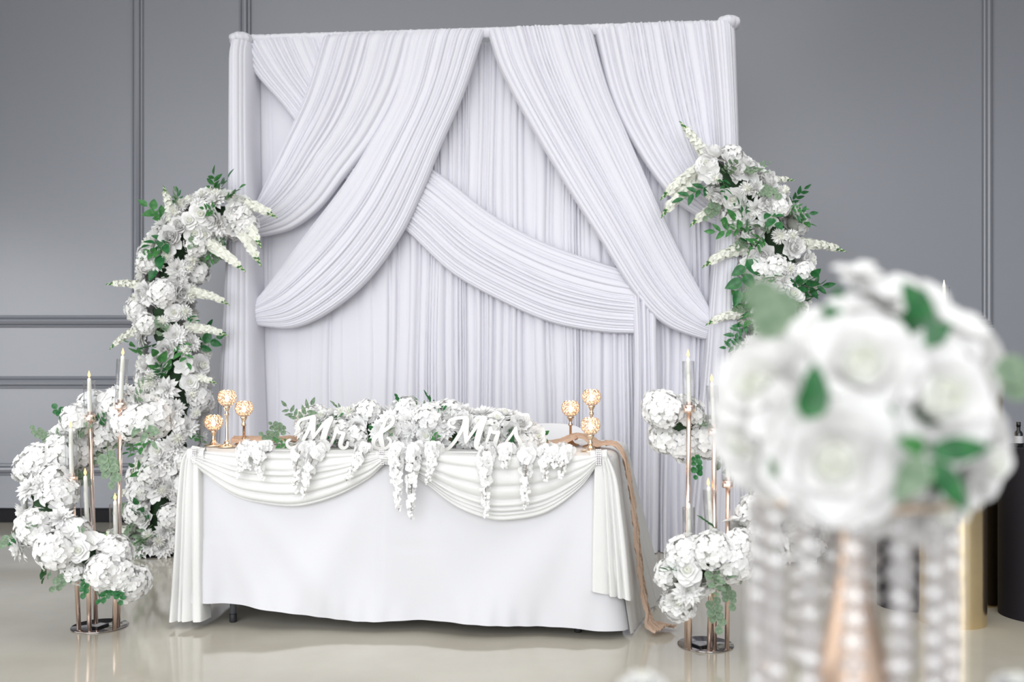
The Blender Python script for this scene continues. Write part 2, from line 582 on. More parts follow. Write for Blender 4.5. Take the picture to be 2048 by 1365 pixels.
tbl = thing('folding_table', 'folding table with grey steel legs under the white cloth', 'table', tuple(TT(TL / 2, TD / 2, 0)))
TC = Vector(tbl.location)
b = MB()
for z in (TZ - 0.04,):
    c8 = [TT(u, v, zz) - TC for zz in (TZ - 0.04, TZ) for u, v in ((0.02, 0.02), (TL - 0.02, 0.02), (TL - 0.02, TD - 0.02), (0.02, TD - 0.02))]
b.add(c8, [(3, 2, 1, 0), (4, 5, 6, 7), (0, 1, 5, 4), (1, 2, 6, 5), (2, 3, 7, 6), (3, 0, 4, 7)])
b.build('tabletop', M['plastic_top'], tbl, smooth=False)
for u in (0.165, TL - 0.145):
    for v in (0.04, TD - 0.04):
        b = MB()
        b.tube([TT(u, v, 0.03) - TC, TT(u, v, TZ - 0.041) - TC], 0.0135, 12)
        leg = b.build('leg', M['steel'], tbl)
        b = MB(); p = TT(u, v, 0) - TC
        b.lathe([(0.0, 0), (0.014, 0), (0.0165, 0.004), (0.0165, 0.034), (0.0135, 0.038), (0.0, 0.038)], 14, c=p)
        b.build('rubber_foot', M['rubber'], leg)


def loop_pts(n, grow=0.0, rc=0.05):
    """rounded rectangle in table coordinates: (u, v, nu, nv, arclen)"""
    segs = []
    L0, D0 = TL, TD
    r = rc
    c = [((r, r), PI, 1.5 * PI), ((L0 - r, r), 1.5 * PI, 2 * PI), ((L0 - r, D0 - r), 0, 0.5 * PI), ((r, D0 - r), 0.5 * PI, PI)]
    pts = []
    for i in range(4):
        (cx, cy), a0, a1 = c[i]
        for k in range(9):
            a = a0 + (a1 - a0) * k / 8
            pts.append((cx + r * math.cos(a), cy + r * math.sin(a), math.cos(a), math.sin(a)))
        (nx, ny), b0, _ = c[(i + 1) % 4]
        p = pts[-1]
        q = (nx + r * math.cos(b0), ny + r * math.sin(b0))
        m = max(2, int(math.hypot(q[0] - p[0], q[1] - p[1]) / 0.014))
        for k in range(1, m):
            t = k / m
            pts.append((p[0] + (q[0] - p[0]) * t, p[1] + (q[1] - p[1]) * t, p[2], p[3]))
    return pts


def sm(x):
    x = max(0.0, min(1.0, x))
    return x * x * (3 - 2 * x)


def tablecloth():
    o = thing('tablecloth', 'plain white tablecloth hanging to the floor over the sweetheart table', 'tablecloth', tuple(TT(TL / 2, TD / 2, 0)))
    pts = loop_pts(0)
    rows = []
    M_ = 34
    zt = TZ + 0.006
    for k in (0, 1, 2):
        ins = (0.012, 0.004, 0)[k]
        rows.append([TT(u - nx * ins, v - ny * ins, zt - (0, 0.002, 0.008)[k]) - TC for u, v, nx, ny in pts])
    for i in range(1, M_ + 1):
        t = i / M_
        row = []
        for u, v, nx, ny in pts:
            fr = max(0.0, -ny) ** 2          # 1 on the front panel
            hem = 0.03 + 0.0 * u
            side_hem = 0.03 if nx > 0 else 0.06
            front_hem = 0.105 - 0.055 * sm(u / 0.9) + 0.006 * math.sin(7 * u) - 0.012 * sm((u - 1.66) / 0.1)
            hem = front_hem * sm(fr) + (side_hem if abs(nx) > 0.01 else 0.03) * (1 - sm(fr))
            z = zt - 0.008 - t * (zt - 0.008 - hem)
            off = 0.012 * t + 0.01 * t * t
            # corner cones and broad diagonal folds
            dcl, dcr = math.hypot(u, v), math.hypot(u - TL, v)
            off += 0.050 * t ** 1.3 * math.exp(-(dcl / 0.10) ** 2) + 0.060 * t ** 1.3 * math.exp(-(dcr / 0.11) ** 2)
            if fr > 0.5:
                mid = 0.86
                for pivot, ang, wdt, am in ((0.02, 0.42, 0.10, 0.022), (0.02, 0.95, 0.13, 0.016), (mid, -0.50, 0.13, 0.016), (mid, 0.48, 0.13, 0.018), (mid, 0.0, 0.10, 0.012), (TL, -0.62, 0.16, 0.020), (TL, -0.22, 0.07, 0.015), (0.02, 0.12, 0.06, 0.016)):
                    x = u - (pivot + ang * t * 0.75)
                    off += 2.3 * am * t ** 0.8 * math.exp(-(x / (wdt * (0.35 + t))) ** 2)
                off += 0.0035 * math.sin(60 * u + 2 * math.sin(9 * u)) * sm((t - 0.80) / 0.2)
                # pressed creases
                off -= 0.0022 * math.exp(-((t - 0.555 - 0.02 * math.sin(3 * u)) / 0.006) ** 2)
                for cu in (0.34, 0.84, 1.30):
                    off -= 0.002 * math.exp(-((u - cu) / 0.005) ** 2)
            else:
                off += 0.02 * t * (0.5 + 0.5 * math.sin(16 * (u + v)))
            row.append(TT(u + nx * off, v + ny * off, z) - TC)
        rows.append(row)
    b = MB()
    b.grid(rows, closed=True, flip=True)
    b.f.append(tuple(range(len(pts)))); b.m.append(0)
    b.build('cloth_panel', M['cloth'], o)
    return o


tablecloth()

# sequin overlay: top sheet with the right side drop, two scallops, two tails and three buckles
seq = thing('sequin_overlay', 'white sequin cloth swagged along the front edge of the table', 'table overlay', tuple(TT(TL / 2, TD / 2, 0)))


def sequin_top():
    rows = []
    zt = TZ + 0.009
    vs = np.linspace(-0.012, TD + 0.010, 30)
    f = folds(9, 5)
    for v in vs:
        row = []
        tuck = 0.045 * max(0.0, 1 - (v + 0.012) / 0.08) ** 2
        puff = 0.055 * max(0.0, v / TD) ** 1.3
        for u in np.linspace(-0.006, TL - 0.02 - tuck, 46):
            row.append(TT(u, v, zt) - TC)
        for k in range(1, 5):
            a = k / 4 * PI / 2
            row.append(TT(TL - 0.02 - tuck + (0.035 + puff) * math.sin(a), v, zt - 0.035 * (1 - math.cos(a))) - TC)
        z1 = zt - 0.035
        for k in range(1, 27):
            t = k / 26
            fl = 0.17 * t ** 1.1 * (0.35 + 0.65 * (v + 0.012) / TD)
            h = 0.022 * t * f((v + 0.012) / (TD + 0.03))
            row.append(TT(TL + 0.015 - tuck * (1 - t) + puff + fl + h, v + 0.03 * t * (v / TD), z1 - t * (z1 - 0.012)) - TC)
        rows.append(row)
    b = MB(); b.grid(rows, flip=False)
    b.build('overlay_sheet', M['sequin'], seq)


sequin_top()


def t_uz(x, y, d):
    """pixel -> (u, z) on the plane of the table's front, d in front of it"""
    n = -TV
    dr = Vector(((x - CX) / FPX, 1.0, -(y - HY) / FPX))
    o = TT(0, -d, 0)
    t = (o - Vector((0, 0, HC))).dot(n) / dr.dot(n)
    p = Vector((0, 0, HC)) + dr * t
    return (p - o).dot(TU), p.z


def scallop(pxs, seed):
    low = np.array([t_uz(x, y, 0.04) for x, y in pxs])
    c = spline(low, 90)
    u0, u1 = c[0][0], c[-1][0]
    nT = 64
    r = np.random.RandomState(seed)
    f = folds(7, seed, lo=0.6, amp_lo=0.5, sharp=0.8)
    rows = []
    for j in range(nT):
        t = j / (nT - 1)
        row = []
        for i in range(90):
            u, zl = c[i]
            s = (u - u0) / (u1 - u0)
            e = math.sin(PI * max(0.0, min(1, s)))
            ztop = TZ + 0.016
            z = ztop - t * (ztop - zl) - 0.012 * math.sin(PI * t) * e
            tt = min(0.999, max(0, t + 0.03 * math.sin(5 * s + seed) * math.sin(PI * t)))
            h = f(tt) * (0.010 + 0.014 * e)
            d = 0.022 + 0.022 * math.sin(PI * min(1, t * 1.0)) ** 0.7 + h + 0.02 * sm((0.08 - min(s, 1 - s)) / 0.08)
            if t > 0.94:
                d -= 0.02 * ((t - 0.94) / 0.06) ** 2
            if t < 0.06:
                d = d * (t / 0.06) - 0.015 * (1 - t / 0.06)
            row.append(TT(u, -d, z) - TC)
        rows.append(row)
    b = MB(); b.grid(rows)
    b.build('scallop', M['sequin'], seq)


scallop([(388, 928), (420, 962), (469, 996), (519, 1010), (594, 1016), (669, 996), (733, 962), (766, 932)], 3)
scallop([(762, 928), (800, 938), (848, 967), (908, 1014), (967, 1039), (1017, 1044), (1092, 1029), (1157, 982), (1193, 934)], 8)


def tail(Lpx, Rpx, nf, seed, d0, d1, label=None):
    L = spline([t_uz(x, y, d0) for x, y in Lpx], 60)
    R = spline([t_uz(x, y, d0) for x, y in Rpx], 60)
    f = folds(nf, seed, lo=0.6, amp_lo=0.5)
    ns = nf * 14
    s = np.linspace(0, 1, ns)
    rows = []
    for i in range(60):
        t = i / 59
        h = f(s + 0.02 * math.sin(3 * t) * np.sin(PI * s)) * (0.012 + 0.03 * t)
        ed = np.minimum(np.minimum(s, 1 - s) / 0.08, 1)
        d = d0 + (d1 - d0) * t + h - 0.05 * (1 - ed) ** 2
        if t < 0.06:
            d = d * (0.3 + 0.7 * t / 0.06)
        u = L[i][0] + (R[i][0] - L[i][0]) * s
        z = np.maximum(L[i][1] + (R[i][1] - L[i][1]) * s, 0.006)
        rows.append([TT(u[k], -d[k], z[k]) - TC for k in range(ns)])
    b = MB(); b.grid(rows)
    o = b.build('tail', M['sequin'], seq)


tail([(378, 893), (362, 925), (355, 1000), (352, 1100), (345, 1238)], [(396, 896), (402, 940), (408, 1040), (412, 1150), (418, 1238)], 4, 13, 0.045, 0.07)
tail([(1192, 903), (1186, 950), (1183, 1040), (1181, 1110), (1180, 1178)], [(1212, 903), (1236, 955), (1248, 1030), (1258, 1110), (1267, 1200)], 4, 15, 0.045, 0.06)
# knots at the buckles
for x, y, hw, hh in ((391, 912, 0.038, 0.046), (764, 915, 0.026, 0.036), (1197, 915, 0.034, 0.042)):
    u, z = t_uz(x, y, 0.05)
    b = MB()
    rows = []
    for i in range(13):
        s = -1 + 2 * i / 12
        row = []
        for k in range(24):
            a = 2 * PI * k / 24
            rr = (0.72 + 0.22 * s * s - 0.25 * max(0.0, abs(s) - 0.7)) * (1 + 0.10 * math.sin(5 * a + 2 * s) + 0.06 * math.sin(9 * a))
            row.append(TT(u + hw * s * 1.0, -0.035 - 0.024 * rr * math.sin(a), z + hh * rr * 0.8 * math.cos(a)) - TC)
        rows.append(row)
    b.grid(rows, closed=True)
    b.build('gathered_knot', M['sequin'], seq)
    b = MB()
    for i in range(3):
        for j in range(9):
            p = TT(u + (i - 1) * 0.0075, -0.058 - 0.006 * math.cos((j - 4) / 4 * 1.2), z + (j - 4) * 0.0075) - TC
            b.ball(p, 0.0042, 6, 4)
    ob = b.build('rhinestone_buckle', M['gem'], seq, smooth=False)
    ob['label'] = 'sparkling rhinestone buckle'

# peach gauze runner: along the top, over the right edge, down to the floor
run = thing('gauze_runner', 'peach gauze runner trailing over the right end of the table to the floor', 'runner', tuple(TT(TL / 2, TD / 2, TZ)))


def gauze():
    RC = Vector(run.location)
    zt = TZ + 0.012
    ctr = []   # (point, half-width vector direction, half width, normal)
    raw = [(TT(0.06, 0.30, zt), 0.05), (TT(0.30, 0.34, zt), 0.06), (TT(0.8, 0.36, zt), 0.06), (TT(1.3, 0.36, zt), 0.06), (TT(1.55, 0.33, zt), 0.07), (TT(1.66, 0.38, zt + 0.03), 0.065), (TT(1.76, 0.29, zt + 0.004), 0.05),
           (TT(TL + 0.012, 0.24, zt - 0.002), 0.042), (TT(TL + 0.045, 0.21, zt - 0.09), 0.034), (TT(TL + 0.075, 0.20, zt - 0.28), 0.030), (TT(TL + 0.10, 0.18, zt - 0.5), 0.024), (TT(TL + 0.118, 0.15, 0.13), 0.024), (TT(TL + 0.145, 0.11, 0.035), 0.04), (TT(TL + 0.19, 0.07, 0.012), 0.065), (TT(TL + 0.225, 0.04, 0.010), 0.07)]
    c = spline([(*p, h) for p, h in raw], 150)
    r = np.random.RandomState(3)
    f = folds(11, 6, lo=0.5)
    rows = []
    ns = 78
    for i in range(150):
        p = Vector(c[i][:3]); q = Vector(c[min(149, i + 1)][:3]); q0 = Vector(c[max(0, i - 1)][:3])
        tg = (q - q0).normalized()
        side = tg.cross(Vector((0, 0, 1)))
        side = TV.copy() if abs(tg.dot(TU)) > 0.3 or tg.z < -0.3 else side.normalized()
        side = (side - tg * side.dot(tg)).normalized()
        nrm = side.cross(tg).normalized()
        if nrm.dot(Vector((1, -0.4, 1.2))) < 0:
            nrm = -nrm
        hw = c[i][3] * (1 + 0.12 * math.sin(i * 0.31))
        row = []
        for k in range(ns):
            s = k / (ns - 1)
            h = f(min(0.999, max(0, s + 0.03 * math.sin(i * 0.13 + 4 * s)))) * (0.022 if i < 75 else 0.014) + 0.003 * math.sin(i * 0.9 + 11 * s) + 0.002 * math.sin(i * 2.1 + 23 * s)
            row.append(p + side * (2 * s - 1) * hw + nrm * (h + 0.004 + 0.012 * math.sin(PI * s)) - RC)
        rows.append(row)
    b = MB(); b.grid(rows)
    b.build('gauze_cloth', M['gauze'], run)


gauze()

# ================================================================== flower parts (unit size, facing +Z)
def petal(b, ang, L, W, pitch, curl, r0=0.05, z0=0.0, cup=0.15, point=0.5, nv=5, mt=0, C=(0, 0, 0), R=None, wave=0.0, ph=0.0, nu=3):
    """one petal leaving the axis at angle ang; pitch from the horizontal, curl total bend"""
    rows = []
    ca, sa = math.cos(ang), math.sin(ang)
    r, z, th = r0, z0, pitch
    for j in range(nv):
        v = j / (nv - 1)
        if j:
            dl = L / (nv - 1)
            th = pitch + curl * v
            r += dl * math.cos(th); z += dl * math.sin(th)
        pk = 0.62 if point < 0.7 else 0.5
        wd = 0.25 + 0.75 * math.sin(PI / 2 * v / pk) if v < pk else math.sqrt(max(0.0, 1 - ((v - pk) / (1 - pk)) ** 2 * (0.86 if point < 0.7 else 0.985)))
        wd *= W
        row = []
        for k in range(nu):
            q = -1 + 2 * k / (nu - 1)
            off = q * wd
            up = cup * wd * q * q + wave * math.sin(ph + 3 * q + 5 * v) * v
            ex = 0.07 * L * (1 - q * q) if j == nv - 1 else 0.0
            pr = r - up * math.sin(th) + ex * math.cos(th); pz = z + up * math.cos(th) + ex * math.sin(th)
            p = Vector((pr * ca - off * sa, pr * sa + off * ca, pz))
            if R is not None:
                p = R @ p
            row.append((p[0] + C[0], p[1] + C[1], p[2] + C[2]))
        rows.append(row)
    b.grid(rows, mt)


def fib(n, zmin):
    out = []
    for i in range(n):
        z = 1 - (1 - zmin) * (i + 0.5) / n
        a = i * 2.399963
        r = math.sqrt(max(0, 1 - z * z))
        out.append(Vector((r * math.cos(a), r * math.sin(a), z)))
    return out


def m_hydrangea(seed):
    r = random.Random(seed)
    b = MB()
    b.ball((0, 0, 0.40), 0.62, 10, 6, 1)
    for n in fib(62, -0.45):
        n = (n + Vector((r.uniform(-.12, .12), r.uniform(-.12, .12), r.uniform(-.1, .1)))).normalized()
        R = n.to_track_quat('Z', 'Y').to_matrix() @ Matrix.Rotation(r.uniform(0, 6.3), 3, 'Z')
        c = n * r.uniform(0.70, 0.88) + Vector((0, 0, 0.40))
        s = r.uniform(0.21, 0.28)
        for k in range(4):
            petal(b, k * PI / 2 + r.uniform(-.15, .15), s, s * 0.52, r.uniform(0.15, 0.5), r.uniform(-0.7, 0.1), 0.01, 0, 0.25, 0.62, 4, 0, c, R)
    return b.mesh('hydrangea', [M['petal'], M['petal_warm']])


def m_dahlia(seed):
    r = random.Random(seed)
    b = MB()
    b.ball((0, 0, 0.12), 0.22, 8, 4, 1)
    for lay, (n, L, W, p) in enumerate(((12, 0.98, 0.19, 0.05), (12, 0.92, 0.18, 0.32), (11, 0.80, 0.17, 0.62), (9, 0.66, 0.15, 0.95), (6, 0.5, 0.12, 1.25))):
        for k in range(n):
            petal(b, 2 * PI * (k + 0.5 * (lay % 2)) / n + r.uniform(-.1, .1), L * r.uniform(.9, 1.06), W, p + r.uniform(-.1, .1), r.uniform(-.35, .25), 0.05, 0.05 + 0.05 * lay, 0.55, 0.75, 5)
    return b.mesh('dahlia', [M['petal'], M['petal_warm']])


def m_mum(seed):
    r = random.Random(seed)
    b = MB()
    b.ball((0, 0, 0.45), 0.45, 10, 6, 1)
    for n in fib(105, -0.55):
        n = (n + Vector((r.uniform(-.1, .1), r.uniform(-.1, .1), r.uniform(-.1, .1)))).normalized()
        R = n.to_track_quat('Z', 'Y').to_matrix() @ Matrix.Rotation(r.uniform(0, 6.3), 3, 'Z')
        petal(b, 0, 0.52, 0.085, 1.35, r.uniform(-.5, .2), 0.0, 0, 0.5, 0.8, 4, 0 if n.z < 0.75 else 1, n * 0.36 + Vector((0, 0, 0.45)), R)
    return b.mesh('pompon_mum', [M['petal'], M['petal_warm']])


def m_peony(seed):
    r = random.Random(seed)
    b = MB()
    for lay, (n, L, W, p, c) in enumerate(((8, 0.98, 0.40, 0.05, 0.5), (8, 0.95, 0.38, 0.4, 0.6), (8, 0.88, 0.34, 0.75, 0.7), (7, 0.78, 0.29, 1.05, 0.6), (6, 0.72, 0.24, 1.3, 0.3), (4, 0.66, 0.18, 1.45, 0.1))):
        for k in range(n):
            petal(b, 2 * PI * (k + 0.5 * (lay % 2)) / n + r.uniform(-.15, .15), L * r.uniform(.88, 1.05), W, p + r.uniform(-.12, .12), c + r.uniform(-.3, .2), 0.05, 0.02 + 0.03 * lay, 0.35, 0.6, 5, 0, wave=0.035, ph=r.uniform(0, 6), nu=4)
    return b.mesh('peony', [M['petal'], M['petal_warm']])


def m_rose(seed, hi=False):
    r = random.Random(seed)
    b = MB()
    nv, nu = (8, 7) if hi else (6, 5)
    b.ball((0, 0, 0.36), 0.30, 10, 8, 1, 1.1)
    lays = ((5, 0.95, 0.60, 0.42, 0.20, -0.75), (5, 0.90, 0.54, 0.75, 0.25, -0.85), (5, 0.85, 0.46, 1.05, 0.18, -0.7), (4, 0.80, 0.38, 1.25, 0.12, -0.35), (3, 0.76, 0.27, 1.38, 0.07, -0.05), (3, 0.72, 0.16, 1.5, 0.03, 0.1))
    for lay, (n, L, W, p, r0, c) in enumerate(lays):
        a0 = r.uniform(0, 6.3)
        for k in range(n):
            petal(b, a0 + 2 * PI * k / n + r.uniform(-.1, .1), L * r.uniform(.94, 1.04), W, p, c * r.uniform(.7, 1.2), r0, 0.0 + 0.02 * lay, 0.55 / (1 + 2 * W), 0.52, nv, 0 if lay < 4 else 1, nu=nu)
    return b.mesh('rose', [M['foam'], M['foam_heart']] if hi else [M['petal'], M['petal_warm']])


def m_orchid(seed):
    """loose open bloom of broad petals"""
    r = random.Random(seed)
    b = MB()
    b.ball((0, 0, 0.12), 0.1, 8, 4, 1)
    for k in range(6):
        petal(b, k * PI / 3 + r.uniform(-.15, .15), 0.95, 0.40, 0.35 + 0.25 * (k % 2), -0.4, 0.04, 0.04, 0.3, 0.6, 6, nu=5)
    for k in range(4):
        petal(b, k * PI / 2 + 0.3, 0.5, 0.22, 0.9, -0.3, 0.03, 0.06, 0.4, 0.6, 4)
    return b.mesh('open_blossom', [M['petal'], M['petal_warm']])


def m_spike(seed, bend):
    """snapdragon spike along +Z, unit length, drooping towards -X"""
    r = random.Random(seed)
    b = MB()
    ax = lambda t: Vector((-bend * t * t, 0, t * (1 - 0.25 * abs(bend) * t)))
    b.tube([ax(k / 8) for k in range(9)], [0.018 * (1 - 0.7 * k / 8) for k in range(9)], 6, 1)
    n = 36
    for i in range(n):
        t = 0.06 + 0.76 * (i / n)
        a = i * 2.4
        tg = (ax(t + 0.02) - ax(t)).normalized()
        s1 = tg.orthogonal().normalized(); s2 = tg.cross(s1)
        dr = (s1 * math.cos(a) + s2 * math.sin(a) + tg * 0.35).normalized()
        rad = 0.10 * (1 - 0.55 * t)
        R = dr.to_track_quat('Z', 'Y').to_matrix() @ Matrix.Rotation(r.uniform(0, 6), 3, 'Z')
        s = 0.105 * (1.05 - 0.6 * t) * r.uniform(.8, 1.2)
        for k in range(4):
            petal(b, k * PI / 2, s, s * 0.55, 0.5, -0.7, 0.004, 0, 0.3, 0.6, 3, 0, ax(t) + dr * rad * 0.75, R)
        if i % 3 == 0:
            b.ball(ax(t) + dr * rad * 0.55, 0.018, 5, 3, 1)
    for i in range(18):
        t = 0.80 + 0.2 * i / 18
        a = i * 2.4
        tg = (ax(t) - ax(t - 0.02)).normalized()
        s1 = tg.orthogonal().normalized(); s2 = tg.cross(s1)
        rad = 0.034 * (1.05 - (t - 0.8) / 0.2)
        b.ball(ax(t) + (s1 * math.cos(a) + s2 * math.sin(a)) * rad, 0.017 * (1.2 - 0.6 * (t - 0.8) / 0.2), 5, 4, 1 if i % 2 else 2)
    return b.mesh('snapdragon_spike', [M['petal_warm'], M['leaf_m'], M['pcentre']])


def m_leaf(shape, mt):
    """leaf of unit length along +Z, face towards +X"""
    b = MB()
    n = 6
    rows = []
    for j in range(n + 1):
        v = j / n
        if shape == 'point':
            wd = 0.21 * math.sin(PI * v ** 0.8) ** 0.9 + 0.004
        elif shape == 'broad':
            wd = 0.31 * math.sin(PI * v ** 0.72) ** 0.85 + 0.004
        else:
            wd = 0.43 * math.sqrt(max(0, 1 - (2 * v - 1) ** 2)) + 0.004
        arch = 0.16 * math.sin(PI * 0.5 * v) * v
        rows.append([(-arch + 0.28 * wd * abs(q) ** 1.3, q * wd, v) for q in (-1, -0.45, 0, 0.45, 1)])
    b.grid(rows, 0)
    return b.mesh('leaf', [mt])


def rot_to(d, up=None):
    """quaternion taking +Z to d, with local -X as near to down/up hint as possible"""
    d = Vector(d).normalized()
    h = Vector(up) if up is not None else Vector((0, 0, 1))
    x = h - d * h.dot(d)
    if x.length < 1e-3:
        x = d.orthogonal()
    x.normalize()
    y = d.cross(x)
    return Matrix((x, y, d)).transposed().to_quaternion()


LEAF = {(s, m): m_leaf(s, M[m]) for s in ('point', 'broad', 'round') for m in ('leaf_d', 'leaf_m', 'leaf_s')}
BLOOM = {
    'hydrangea': [m_hydrangea(i) for i in range(3)],
    'dahlia': [m_dahlia(10 + i) for i in range(3)],
    'pompon_mum': [m_mum(20 + i) for i in range(2)],
    'peony': [m_peony(30 + i) for i in range(3)],
    'rose': [m_rose(40 + i) for i in range(3)],
    'open_blossom': [m_orchid(50 + i) for i in range(2)],
}
SPIKE = [m_spike(60, 0.05), m_spike(61, 0.22), m_spike(62, 0.40)]


def m_sprig_stem(n, bend):
    b = MB()
    b.tube([(-bend * (k / 6) ** 2, 0.02 * math.sin(k), k / 6) for k in range(7)], [0.012 - 0.0012 * k for k in range(7)], 5, 0)
    return b.mesh('sprig_stem', [M['stem']])


STEM = [m_sprig_stem(0, 0.12), m_sprig_stem(0, 0.30)]


def sprig(parent, p, d, L, kind, rnd, face=(0, -1, 0)):
    """leafy sprig: a stem with leaves as its own pieces"""
    vi = rnd.randrange(2)
    bend = (0.12, 0.30)[vi]
    hint = Vector(face) + Vector((rnd.uniform(-.4, .4), rnd.uniform(-.4, .4), rnd.uniform(-.1, .7)))
    o = link('leaf_sprig', STEM[vi], parent, p, rot_to(d, hint), L)
    if kind == 'ruscus':
        spec, ls, n = ('point', rnd.choice(['leaf_d', 'leaf_d', 'leaf_m'])), 0.40, 7
    elif kind == 'rose':
        spec, ls, n = ('broad', rnd.choice(['leaf_d', 'leaf_d', 'leaf_m'])), 0.46, 5
    elif kind == 'sage':
        spec, ls, n = ('point', 'leaf_s'), 0.42, 6
    else:
        spec, ls, n = ('round', 'leaf_s' if rnd.random() < .75 else 'leaf_d'), 0.30, 8
    for k in range(n):
        t = 1.0 if k == n - 1 else 0.25 + 0.7 * k / (n - 1)
        side = 1 if k % 2 else -1
        sp = 0.0 if k == n - 1 else side * rnd.uniform(0.7, 1.15)
        dl = Vector((rnd.uniform(-.1, .25), math.sin(sp), math.cos(sp)))
        q = rot_to(dl, (1, rnd.uniform(-.4, .4), 0.1))
        link('leaf', LEAF[spec], o, (-bend * t * t, 0.02 * math.sin(6 * t), t * 0.98), q, ls * rnd.uniform(.8, 1.15) * (1.0 if t < .9 else .9))
    return o


def bloom(parent, kind, p, n, s, rnd):
    q = rot_to(n) @ Quaternion((0, 0, 1), rnd.uniform(0, 6.28))
    return link(kind, rnd.choice(BLOOM[kind]), parent, p, q, (s, s, s * rnd.uniform(.85, 1.0)))


def spike(parent, a, b, rnd, up=(0, 0, 1), var=None):
    a, b = Vector(a), Vector(b)
    v = rnd.randrange(2) if var is None else var
    return link('snapdragon_spike', SPIKE[v], parent, a, rot_to(b - a, up), (b - a).length)


def garland(parent, path, nb, ns, kinds, sizes, seed, sprigs=('ruscus', 'rose', 'eucalyptus'), front=(0, -1, 0), gap=0.60, core=0.36, slen=(0.12, 0.2), bias=0.35, floor_z=None):
    """blooms and sprigs scattered over a bent tube; path rows are (x, y, z, radius) in world space"""
    rnd = random.Random(seed)
    O = Vector(parent.location)
    c = spline(path, 80)
    b = MB()
    b.tube([Vector(r[:3]) - O for r in c], [r[3] * core * (1 + 0.15 * math.sin(i * 1.3)) for i, r in enumerate(c)], 10)
    b.build('foam_core', M['core'], parent)
    F = Vector(front)
    names, wts = [k for k, _ in kinds], [x for _, x in kinds]
    done = []
    tries = 0
    ends = len(c) - 1
    while len(done) < nb and tries < nb * 60:
        tries += 1
        i = rnd.randrange(0, ends + 1)
        r = c[i]
        tg = Vector(c[min(ends, i + 1)][:3]) - Vector(c[max(0, i - 1)][:3])
        tg.normalize()
        s1 = tg.cross(F)
        if s1.length < .05:
            s1 = tg.orthogonal()
        s1.normalize(); s2 = s1.cross(tg)
        a = rnd.uniform(0, 2 * PI)
        dr = s1 * math.cos(a) + s2 * math.sin(a)
        if dr.dot(F) < -0.2 and rnd.random() < bias:
            continue
        if i == 0:
            dr = (dr - tg * rnd.uniform(0, 1.5)).normalized()
        if i == ends:
            dr = (dr + tg * rnd.uniform(0, 1.5)).normalized()
        k = rnd.choices(names, wts)[0]
        s = rnd.uniform(*sizes[k])
        p = Vector(r[:3]) + dr * max(0.02, r[3] - 0.62 * s)
        if floor_z is not None and p.z < floor_z + 0.38 * s:
            continue
        tip = p + dr * 0.5 * s
        if any((tip - q).length < gap * (s + s2_) for q, s2_ in done):
            continue
        done.append((tip, s))
        n = (dr + F * 0.25 + Vector((rnd.uniform(-.3, .3), rnd.uniform(-.3, .3), rnd.uniform(-.2, .35)))).normalized()
        bloom(parent, k, p - O, n, s, rnd)
    for i, sg in ((0, -1), (ends, 1)):
        tg = (Vector(c[min(ends, i + 1)][:3]) - Vector(c[max(0, i - 1)][:3])).normalized() * sg
        for off in (tg, (tg + F).normalized()):
            k = rnd.choices(names, wts)[0]
            s = sum(sizes[k]) / 2
            p = Vector(c[i][:3]) + off * c[i][3] * 0.35
            if floor_z is None or p.z > floor_z + s:
                bloom(parent, k, p - O, (off + F * .4).normalized(), s, rnd)
    for _ in range(ns):
        i = rnd.randrange(0, ends + 1)
        r = c[i]
        tg = (Vector(c[min(ends, i + 1)][:3]) - Vector(c[max(0, i - 1)][:3])).normalized()
        s1 = tg.cross(F)
        if s1.length < .05:
            s1 = tg.orthogonal()
        s1.normalize(); s2 = s1.cross(tg)
        a = rnd.uniform(-0.25 * PI, 1.25 * PI) if rnd.random() < .8 else rnd.uniform(0, 2 * PI)
        dr = s1 * math.cos(a) + s2 * math.sin(a)
        if dr.dot(F) < 0 and rnd.random() < .9:
            dr = (dr - F * 2 * dr.dot(F))
        d = (dr + tg * rnd.uniform(-1.0, 1.0) + Vector((0, 0, rnd.uniform(-.5, .3)))).normalized()
        L = rnd.uniform(*slen)
        p = Vector(r[:3]) + dr * r[3] * 0.60
        if floor_z is not None:
            if p.z < floor_z + 0.05:
                continue
            if p.z + d.z * L < floor_z + 0.06:
                d.z = abs(d.z) * 0.3
                d.normalize()
        sprig(parent, p - O, d, L, rnd.choice(sprigs), rnd, face=dr + F * .4)


# ================================================================== floral arches
ARCH_KINDS = [('hydrangea', 2.2), ('dahlia', 2), ('pompon_mum', 2), ('peony', 2), ('rose', 1.5), ('open_blossom', 1.2)]
ARCH_SIZES = {'hydrangea': (.075, .10), 'dahlia': (.055, .08), 'pompon_mum': (.04, .062), 'peony': (.06, .085), 'rose': (.045, .065), 'open_blossom': (.05, .07)}


